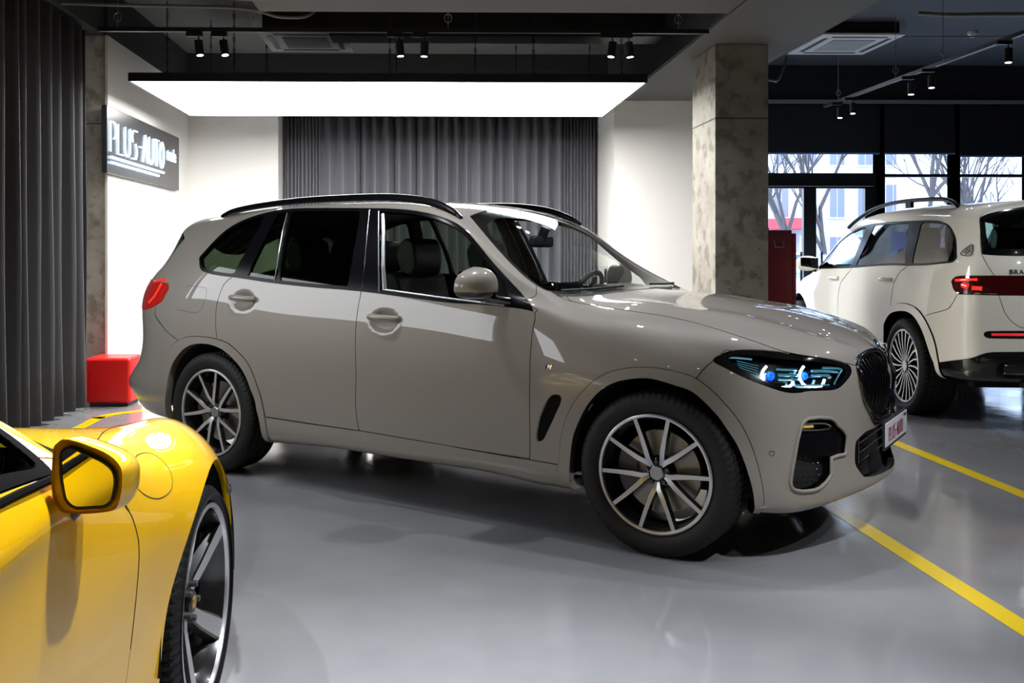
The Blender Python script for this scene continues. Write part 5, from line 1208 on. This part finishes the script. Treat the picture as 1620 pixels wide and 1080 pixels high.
# ---- big light panels
def chain(x, y, z0, z1, parent):
    m = MB(); m.tube([(x, y, z0), (x, y, z1)], .0035, 5); n = int((z1-z0)/.05)
    for i in range(n):
        z = z0+(i+.5)*(z1-z0)/n; a = (i % 2)*math.pi/2
        m.tube([(x+.011*math.cos(a)*math.cos(t), y+.011*math.sin(a)*math.cos(t), z+.026*math.sin(t)) for t in [k*math.pi/4 for k in range(8)]], .0028, 4, closed=True)
    m.build('chain', FIX, parent)
def light_panel(x0, x1, y0, y1, z, label, chains, lm=None):
    e = empty('luminous_ceiling_light', ((x0+x1)/2, (y0+y1)/2, z), label=label, cat='ceiling light', group=None)
    hx, hy = (x1-x0)/2, (y1-y0)/2
    m = MB(); t = .075
    m.box((0, -hy, t/2), (2*hx, .02, t)).box((0, hy, t/2), (2*hx, .02, t)).box((-hx, 0, t/2), (.02, 2*hy, t)).box((hx, 0, t/2), (.02, 2*hy, t)).box((0, 0, t), (2*hx, 2*hy, .006))
    m.build('panel_frame', FIX, e)
    MB().box((0, 0, .006), (2*hx-.022, 2*hy-.022, .006)).build('diffuser', lm or LIGHTW, e)
    for cx_, cy_ in chains: chain(cx_-(x0+x1)/2, cy_-(y0+y1)/2, t, ZC-z, e)
    return e
light_panel(-2.64, 1.94, 8.59, 10.75, 2.90, 'huge glowing rectangular light panel hung on chains before the back curtain', [(x, y) for x in (-2.35, -1.75, -.35, .42, .95, 1.75) for y in ((8.75, 10.5) if x != .42 else (8.7,))])
if PANEL2: light_panel(*PANEL2, 'second glowing rectangular light panel hung over the front bay', [(x, y) for x in (PANEL2[0]+.3, PANEL2[1]-.3) for y in (PANEL2[2]+.3, PANEL2[3]-.3)], lm=mat('front_panel_diffuser', (1, 1, 1), rough=.9, emis=(1, .985, .96), es=PANEL2_ES))
# ---- track lights
SPOTE = mat('spot_lens', (1, 1, 1), rough=.4, emis=(.75, .85, 1), es=14)
def spot(loc, tilt, az, label, power=SPOT_W, wide=130):
    e = empty('track_spotlight', loc, label=label, cat='spotlight', group='track spotlights')
    MB().box((0, 0, -.02), (.13, .03, .035)).build('track_adapter', FIX, e, bevel=.004)
    MB().tube([(.035, 0, -.035), (.035, 0, -.075)], .006, 6).build('stem', FIX, e)
    M = Matrix.Translation((.035, 0, -.09)) @ Matrix.Rotation(az, 4, 'Z') @ Matrix.Rotation(tilt, 4, 'Y')
    MB().tube([(0, 0, .02), (0, 0, -.10)], .033, 20, M=M).build('spot_head', FIX, e, smooth=40)
    MB().tube([(0, 0, -.100), (0, 0, -.1015)], .024, 20, M=M).build('spot_lens', SPOTE, e)
    if power:
        ld = bpy.data.lights.new('spot', 'SPOT'); ld.energy = power; ld.spot_size = R(wide); ld.spot_blend = 1; ld.shadow_soft_size = .03; ld.color = (.93, .96, 1)
        lo = bpy.data.objects.new('spot_light', ld); COL.objects.link(lo); lo.parent = e; lo.matrix_local = M @ Matrix.Translation((0, 0, -.11))
    return e
def track(a, b, z, label, hang):
    a, b = Vector((*a, z)), Vector((*b, z)); e = MB()
    d = (b-a); L_ = d.length; ang = math.atan2(d.y, d.x)
    o = MB().box(((a+b)/2), (L_, .035, .034), rz=0) if abs(d.x) > abs(d.y) else MB().box(((a+b)/2), (.035, L_, .034))
    t = o.build('light_track', FIX, None); tag(t, label, 'light track')
    for k in hang:
        p = a+d*k; MB().tube([(p.x, p.y, z+.017), (p.x, p.y, ZC)], .003, 5).tube([(p.x+.03*math.cos(q), p.y, z+.10+.035*math.sin(q)) for q in [i*math.pi/5 for i in range(10)]], .003, 5, closed=True).build('hanger', mat('steel_wire', (.35, .33, .28), rough=.4, metal=1), t)
    return t
track((-2.63, 7.78), (2.26, 7.78), 3.17, 'long black light track hung across the showroom in front of the light panel', (.03, .25, .57, .95))
desc = ['far left spotlight on the long cross track', 'second spotlight from the left on the long cross track', 'third spotlight from the left, middle of the long cross track', 'fourth spotlight from the left, middle of the long cross track', 'fifth spotlight from the left on the long cross track', 'far right spotlight on the long cross track']
for (px, tl, az), l in zip(((316, .15, 2.6), (355, .22, 2.4), (632, .10, 2.8), (672, .05, 0), (970, .16, .4), (996, .10, 3.0)), desc):
    x = (px-678)/1532*7.78-.035; spot((x, 7.78, 3.153), tl, az, 'black cylinder spotlight, '+l)
track((4.90, 3.0), (4.90, 11.9), 3.20, 'black light track running towards the windows above the white SUV', (.3, .69, .795, .955))
for y, l in ((11.1, 'nearest the windows on the right-hand track'), (11.45, 'at the window end of the right-hand track'), (9.35, 'front one of the middle pair on the right-hand track'), (9.75, 'rear one of the middle pair on the right-hand track'), (8.1, 'at the right edge of the photo on the right-hand track')):
    spot((4.90-.035, y, 3.183), .06, 1.0, 'black cylinder spotlight, '+l, power=SPOT_W*.6)
def aim(y, tx, ty, tz):
    dx, dy, dz = tx-4.9, ty-y, tz-3.1
    return math.atan2(math.hypot(dx, dy), -dz), math.atan2(-dy, -dx)
for y, tg, l in ((3.3, (2.3, 4.6, .6), 'aimed at the nose of the grey SUV from the aisle'), (4.1, (2.0, 4.9, .8), 'second of those aimed at the grey SUV from the aisle'), (4.2, (4.9, 7.2, .9), 'aimed at the tail of the white SUV from the aisle'), (5.6, (1.8, 5.4, 1.0), 'aimed at the bonnet of the grey SUV from the aisle')): spot((4.90-.035, y+(.25 if tg[0] > 4 else 0), 3.183), *aim(y, *tg), 'added black cylinder spotlight, out of view, '+l, power=SP_AISLE_FILL*(2 if tg[0] > 4 else 1), wide=60 if tg[0] > 4 else 40)  # out-of-view lamps added to brighten the grey SUV's front and the white SUV's tail
# track over the parking bay in front (above the picture)
track((-2.4, 5.05), (2.1, 5.05), 3.14, 'black light track under the front beam directly above the grey SUV', (.1, .9))
for i, x in enumerate((-2.0, -1.0, 0., 1.0, 1.9)): spot((x, 5.05, 3.123), .05, 0, 'black cylinder spotlight under the front beam above the grey SUV', power=SP_BAY)
track((-2.4, 2.3), (2.1, 2.3), 3.14, 'added black light track, out of view over the foreground floor', (.1, .9))  # unseen track, added to carry the fill lamps for the foreground
for i, x in enumerate((-1.6, -.6, .3, 1.2)): spot((x, 2.3, 3.123), .0, 0, 'added black cylinder spotlight, out of view over the foreground floor', power=SP_FRONT_FILL, wide=82)  # added lamps: brighten the floor without reaching the SUV's side
spot((2.0, 2.3, 3.123), .60, R(-90), 'added black cylinder spotlight, out of view over the foreground floor, aimed at the nose of the grey SUV', power=SP_NOSE_FILL, wide=36)  # added lamp that lifts the brightness of the SUV's nose
# ---- ceiling cassettes
def cassette(x0, x1, y0, y1, z, label, slant=0.):
    e = empty('ceiling_cassette', ((x0+x1)/2, (y0+y1)/2, z), rz=slant, label=label, cat='air conditioner'); hx, hy = (x1-x0)/2, (y1-y0)/2
    WP = mat('white_plastic', (.62, .65, .68), rough=.4)
    MB().box((0, 0, .012), (2*hx, 2*hy, .025)).build('fascia', WP, e, bevel=.006)
    MB().box((0, 0, -.004), (2*hx*.52, 2*hy*.52, .012)).build('intake_grille', mat('grille_grey', (.30, .31, .32), rough=.5), e, bevel=.003)
    m = MB()
    for k in range(9): m.box((0, -hy*.46+hy*.115*k, -.011), (2*hx*.50, .008, .004))
    m.build('grille_bars', WP, e)
    for (cx_, cy_, dx, dy) in ((0, -hy*.78, hx*1.35, .05), (0, hy*.78, hx*1.35, .05), (-hx*.78, 0, .05, hy*1.35), (hx*.78, 0, .05, hy*1.35)): MB().box((cx_, cy_, -.001), (dx, dy, .006)).build('outlet_slot', FIX, e)
    box(-hx*.9, hx*.9, -hy*.9, hy*.9, .03, ZC-z).build('housing', FIX, e)
cassette(4.27, 5.17, 10.4, 11.45, 3.745, 'white ceiling air conditioner on the window side')
cassette(-1.70, -.82, 9.62, 10.55, 3.57, 'grey-white ceiling air conditioner above the light panel')
def detector(x, y, label): 
    o = MB().tube([(x, y, ZC), (x, y, ZC-.03)], .055, 20).tube([(x, y, ZC-.03), (x, y, ZC-.065)], [.04, .03], 20).build('smoke_detector', mat('white_plastic', (.62, .65, .68), rough=.4), None, smooth=40); tag(o, label, 'smoke detector')
detector((1547-678)/1532*10.9, 10.9, 'round white smoke detector on the window-side ceiling'); detector(-.18, 10.7, 'round smoke detector on the ceiling near the black duct')
# conduits
def conduit(pts, r, label):
    o = MB().tube(cr(pts, 5), r, 8).build('conduit', mat('grey_conduit', (.16, .16, .15), rough=.5), None, smooth=60); tag(o, label, 'cable conduit')
conduit([(-3.056, 8.1, 3.46), (-2.6, 8.15, 3.46), (-1.6, 8.2, 3.45), (-1.25, 8.3, 3.40), (-1.0, 8.5, 3.5), (-.9, 8.6, 3.885)], .014, 'grey cable conduit bending up to the ceiling left of the air duct')
conduit([(-3.056, 7.9, 3.52), (-2.2, 7.95, 3.50), (-1.3, 8.0, 3.47), (-.95, 8.0, 3.60), (-.9, 8.0, 3.90)], .010, 'thinner grey cable under the ceiling near the left track hanger')
conduit([(4.9, 9.6, 3.78), (5.2, 9.5, 3.74), (5.8, 9.5, 3.75), (7.5, 9.6, 3.76)], .022, 'dark pipe crossing the window-side ceiling')
conduit([(4.3, 10.9, 3.84), (6.0, 10.85, 3.83), (8.0, 10.8, 3.84)], .008, 'thin dark cable crossing the window-side ceiling')
conduit([(2.96, 8.9, 3.02), (3.2, 9.0, 3.0), (3.35, 9.2, 3.05), (3.5, 9.4, 3.3)], .012, 'black cable leaving the top of the concrete pillar')
# ---- yellow floor marks
def stripe(pts, w, label):
    P = cr(pts, 8); V = []; n = len(P)
    for i, q in enumerate(P):
        a = Vector(P[max(i-1, 0)]); b = Vector(P[min(i+1, n-1)]); d = (b-a).normalized(); nn = Vector((-d.y, d.x)); V += [(q[0]-nn.x*w/2, q[1]-nn.y*w/2, .0015), (q[0]+nn.x*w/2, q[1]+nn.y*w/2, .0015)]
    o = MB().add(V, [(2*i, 2*i+2, 2*i+3, 2*i+1) for i in range(n-1)]).build('floor_line', YLINE, None); tag(o, label, 'floor marking')
stripe([(3.41, -4), (3.41, 2), (3.41, 8.5)], .10, 'straight yellow floor line between the grey and the white SUV')
stripe([(2.20, -4), (2.20, 2), (2.20, 5.2), (2.20, 8.1), (2.13, 8.4), (1.9, 8.55), (0, 8.58), (-2.2, 8.57), (-2.6, 8.48), (-2.77, 8.2), (-2.77, 7.6), (-2.77, 2), (-2.77, -4)], .10, 'yellow parking bay line curving round behind the grey SUV')
# ---- window wall
GX0, GX1, GY = 3.7, XR, 13.0
st('wall_window_header', box(GX0, XR+.2, GY-.12, GY+.25, 3.42, ZC), mat('header_black', (.010, .012, .015), rough=.6))
st('trim_1', box(GX0, XR, GY-.17, GY-.12, 3.385, 3.43), mat('trim_grey', (.22, .24, .27), rough=.4))
mull = [3.72, 6.115, 7.14, 8.17, 9.2, 10.3]
wi = 0
for i in range(5):
    x0, x1 = mull[i], mull[i+1]; wi += 1
    e = empty('window_%d' % wi, (0, 0, 0)); e['kind'] = 'structure'
    m = MB(); box(x0-.05, x0+.05, GY-.03, GY+.12, 0, 3.42, m); box(x1-.05, x1+.05, GY-.03, GY+.12, 0, 3.42, m); box(x0, x1, GY, GY+.1, 3.34, 3.42, m)
    zt = (2.29, 2.465) if i == 0 else (2.415, 2.455)
    box(x0, x1, GY, GY+.1, zt[0], zt[1], m); box(x0, x1, GY, GY+.1, 0, .06, m); m.build('window_frame', FRAME, e)
    if i: box(x0+.05, x1-.05, GY+.055, GY+.056, .06, zt[0]).build('pane', WPANE, e)
    box(x0+.05, x1-.05, GY+.055, GY+.056, zt[1], 3.34).build('pane', WPANE, e)
    b = box(x0+.035, x1-.035, GY-.055, GY-.045, 2.735 if i < 2 else 2.70, 3.38).build('roller_blind', mat('navy_blind', (.006, .008, .014), rough=.7), None); tag(b, ['navy roller blind half lowered over the glass door', 'navy roller blind over the window right of the glass door', 'navy roller blind at the right edge of the photo', 'navy roller blind beyond the right edge of the photo', 'navy roller blind in the far right corner'][i], 'blind')
    box(x0+.035, x1-.035, GY-.060, GY-.040, 2.715 if i < 2 else 2.68, 2.737 if i < 2 else 2.702).build('blind_rail', SATIN if False else mat('blind_rail', (.10, .2, .4), rough=.4), b)
for k, (x0, x1) in enumerate(((3.78, 5.155), (5.155, 6.06))):
    e = empty('door_%d' % (k+1), (0, 0, 0)); e['kind'] = 'structure'
    m = MB(); w_ = .085
    box(x0, x0+w_, GY, GY+.07, 0, 2.285, m); box(x1-w_-(.07 if k else 0), x1, GY, GY+.07, 0, 2.285, m); box(x0, x1, GY, GY+.07, 2.285-w_*.3, 2.285, m); box(x0, x1, GY, GY+.07, 0, .12, m); m.build('door_frame', FRAME, e)
    box(x0+w_, x1-w_, GY+.035, GY+.036, .12, 2.26).build('pane', WPANE, e)
    MB().tube([(x1-.14 if k == 0 else x0+.14, GY-.05, .8), (x1-.14 if k == 0 else x0+.14, GY-.05, 1.4)], .015).build('door_handle', FRAME, e)
# ================================================================== outside
SNOW = mat('street_asphalt', (.35, .36, .38), rough=.9)
st('ground_street', box(-30, 60, 13.36, 90, -.25, -.02), SNOW); st('ground_yard', box(-30, -3.96, -30, 13.35, -.25, -.02), SNOW); st('ground_forecourt', box(10.72, 60, -30, 13.35, -.25, -.02), SNOW)
def facade(x0, x1, y, z1, label, col, rows, cols, win=(.55, .62), depth=6):
    e = empty('apartment_block', (0, 0, 0), label=label, cat='building')
    box(x0, x1, y, y+depth, 0, z1).build('wall', col, e)
    gl = mat('street_window_dim', (.24, .26, .34), rough=.15); fr = mat('street_window_frame', (.8, .8, .82), rough=.6)
    dx = (x1-x0)/cols; dz = z1/rows
    for i in range(cols):
        for j in range(rows):
            cx_, cz_ = x0+dx*(i+.5), dz*(j+.55); a, b = dx*win[0]/2, dz*win[1]/2
            f = MB().box((cx_, y-.02, cz_), (2*a+.16, .06, 2*b+.16)).build('window', fr, e); MB().box((cx_-a/2, y-.06, cz_), (a-.05, .03, 2*b)).box((cx_+a/2, y-.06, cz_), (a-.05, .03, 2*b)).build('pane', gl, f)
    return e
facade(4, 31, 46, 15, 'pale apartment block across the street behind the bare trees', mat('pale_render', (.58, .56, .62), rough=.9), 6, 20)
facade(19.0, 34, 33, 11, 'white building with a dark window at the right edge', mat('white_render', (.74, .75, .80), rough=.9), 3, 5, win=(.30, .38))
box(16.2, 17.9, 44.4, 45.9, 2.5, 3.0).build('shop_canopy', mat('red_canopy', (.55, .08, .10), rough=.7), None); tag(bpy.context.scene.objects['shop_canopy'], 'red canopy over the shops across the street', 'canopy')
def tree(x, y, h, seed, label):
    rnd = random.Random(seed); m = MB()
    def br(p, d, L_, r, lv):
        pts = [p]; q = Vector(p); dd = Vector(d).normalized()
        for i in range(4):
            dd = (dd+Vector((rnd.uniform(-.18, .18), rnd.uniform(-.18, .18), rnd.uniform(-.03, .12)))).normalized(); q = q+dd*L_/4; pts.append(q.copy())
        m.tube(pts, [r*(1-.13*i) for i in range(5)], 5 if lv < 2 else 4)
        if lv >= 5: return
        for i in range(3 if lv else 5):
            k = rnd.uniform(.35, 1); b_ = pts[min(4, 1+int(k*3.99))]; nd = (dd+Vector((rnd.uniform(-1, 1), rnd.uniform(-1, 1), rnd.uniform(-.1, .7)))*.85).normalized(); br(b_, nd, L_*rnd.uniform(.62, .80), r*.52, lv+1)
    br(Vector((0, 0, 0)), (0, 0, 1), h*.34, .11, 0)
    o = m.build('bare_tree', mat('bark', (.085, .075, .08), rough=.9), None); o.location = (x, y, -.02); tag(o, label, 'tree', 'bare winter trees in the street')
tree(9.6, 25, 7.5, 3, 'bare tree seen through the left glass door leaf'); tree(13.0, 25, 8.5, 8, 'bare forked tree seen through the right glass door leaf'); tree(11.2, 27, 8, 31, 'bare tree behind the two trees seen through the glass doors'); tree(15.0, 26, 8.5, 44, 'thin-twigged bare tree seen just right of the glass door frame'); tree(17.4, 30, 8, 21, 'bare tree in the street seen through the window right of the glass door'); tree(17.0, 22.5, 7, 15, 'bare tree in the street seen at the right edge of the photo')
def street_car(x, y, rz, colr, label):
    e = empty('parked_car', (x, y, -.02), rz, label=label, cat='car', group='cars parked in the street')
    body = [(-2.1, .35), (-2.12, .75), (-1.95, .95), (-1.5, 1.0), (-1.0, 1.38), (.3, 1.42), (1.0, 1.0), (1.8, .88), (2.1, .70), (2.12, .35)]
    MB().prism(rounded([(a, b) for a, b in body], .12), -.85, .85, axis='Y').build('body', colr, e, bevel=.08, seg=3)
    MB().prism(rounded([(-1.38, 1.0), (-.98, 1.33), (.26, 1.36), (.82, 1.0)], .05), -.86, .86, axis='Y').build('windows', mat('street_window', (.10, .14, .20), rough=.15), e)
    for a in (-1.3, 1.3):
        for s in (-1, 1): MB().tube([(a, s*.72, .32), (a, s*.88, .32)], .32, 20).build('wheel', TYRE, e)
street_car(8.9, 19, .1, mat('car_blue_grey', (.18, .25, .33), rough=.3, coat=1), 'blue grey car parked outside behind the glass doors'); street_car(13.2, 20.5, -.1, mat('car_silver', (.55, .57, .6), rough=.3, coat=1), 'silver car parked outside to the right of the blue grey one'); street_car(12.0, 32, 0, mat('car_white', (.8, .8, .8), rough=.3, coat=1), 'white car parked across the street')
sgn = empty('parking_sign', (10.9, 22, 0), label='square blue parking sign on a pole outside the glass door', cat='road sign')
MB().tube([(0, 0, 0), (0, 0, 2.6)], .03).build('pole', SATIN, sgn); MB().box((0, -.04, 1.55), (.62, .03, .62)).build('sign_plate', mat('sign_blue', (.01, .08, .75), rough=.4), sgn)
s2 = empty('no_entry_sign', (14.6, 22.5, 0), label='round red-rimmed road sign on a pole outside the window', cat='road sign')
MB().tube([(0, 0, 0), (0, 0, 2.9)], .03).build('pole', SATIN, s2); Mx = Matrix.Translation((0, -.04, 2.62))
MB().lathe([(0, -.01), (.26, -.01), (.26, 0)], 32, Mx).build('sign_face', mat('sign_white', (.8, .8, .85), rough=.4), s2); MB().lathe([(.22, -.02), (.31, -.02), (.31, 0)], 32, Mx).build('sign_rim', mat('sign_red', (.75, .03, .06), rough=.4), s2)
MB().box((0, -.04, 2.05), (.50, .03, .22)).build('sign_plate', mat('sign_blue', (.01, .08, .75), rough=.4), s2)
# ================================================================== cars
def put(root, X, D, ang): x, y = place_cam(X, D); root.location = (x, y, 0); root.rotation_euler = (0, 0, ang-YAW)
c_, s_ = math.cos(R(35.07)), math.sin(R(35.07))
if CARS[0]: put(build_x5(), .9505+.965*s_, 4.418+.965*c_, -R(35.07))
if CARS[1]: put(build_sport(), -1.586, 2.90, R(90))
if CARS[2]: put(build_big(), 4.958, 8.331, R(86))
# ================================================================== light and view
W = bpy.data.worlds.new('world'); SC.world = W; W.use_nodes = True
wn = W.node_tree.nodes; wn['Background'].inputs[0].default_value = (.88, .93, 1, 1); wn['Background'].inputs[1].default_value = SKY
SC.view_settings.view_transform = 'Standard'; SC.view_settings.look = 'None'; SC.view_settings.gamma = 1; SC.view_settings.use_curve_mapping = False
SC.view_settings.exposure = EXPO
SC.cycles.use_denoising = True; SC.cycles.max_bounces = 10; SC.cycles.transparent_max_bounces = 24; SC.cycles.caustics_reflective = False; SC.cycles.caustics_refractive = False; SC.cycles.sample_clamp_indirect = 8
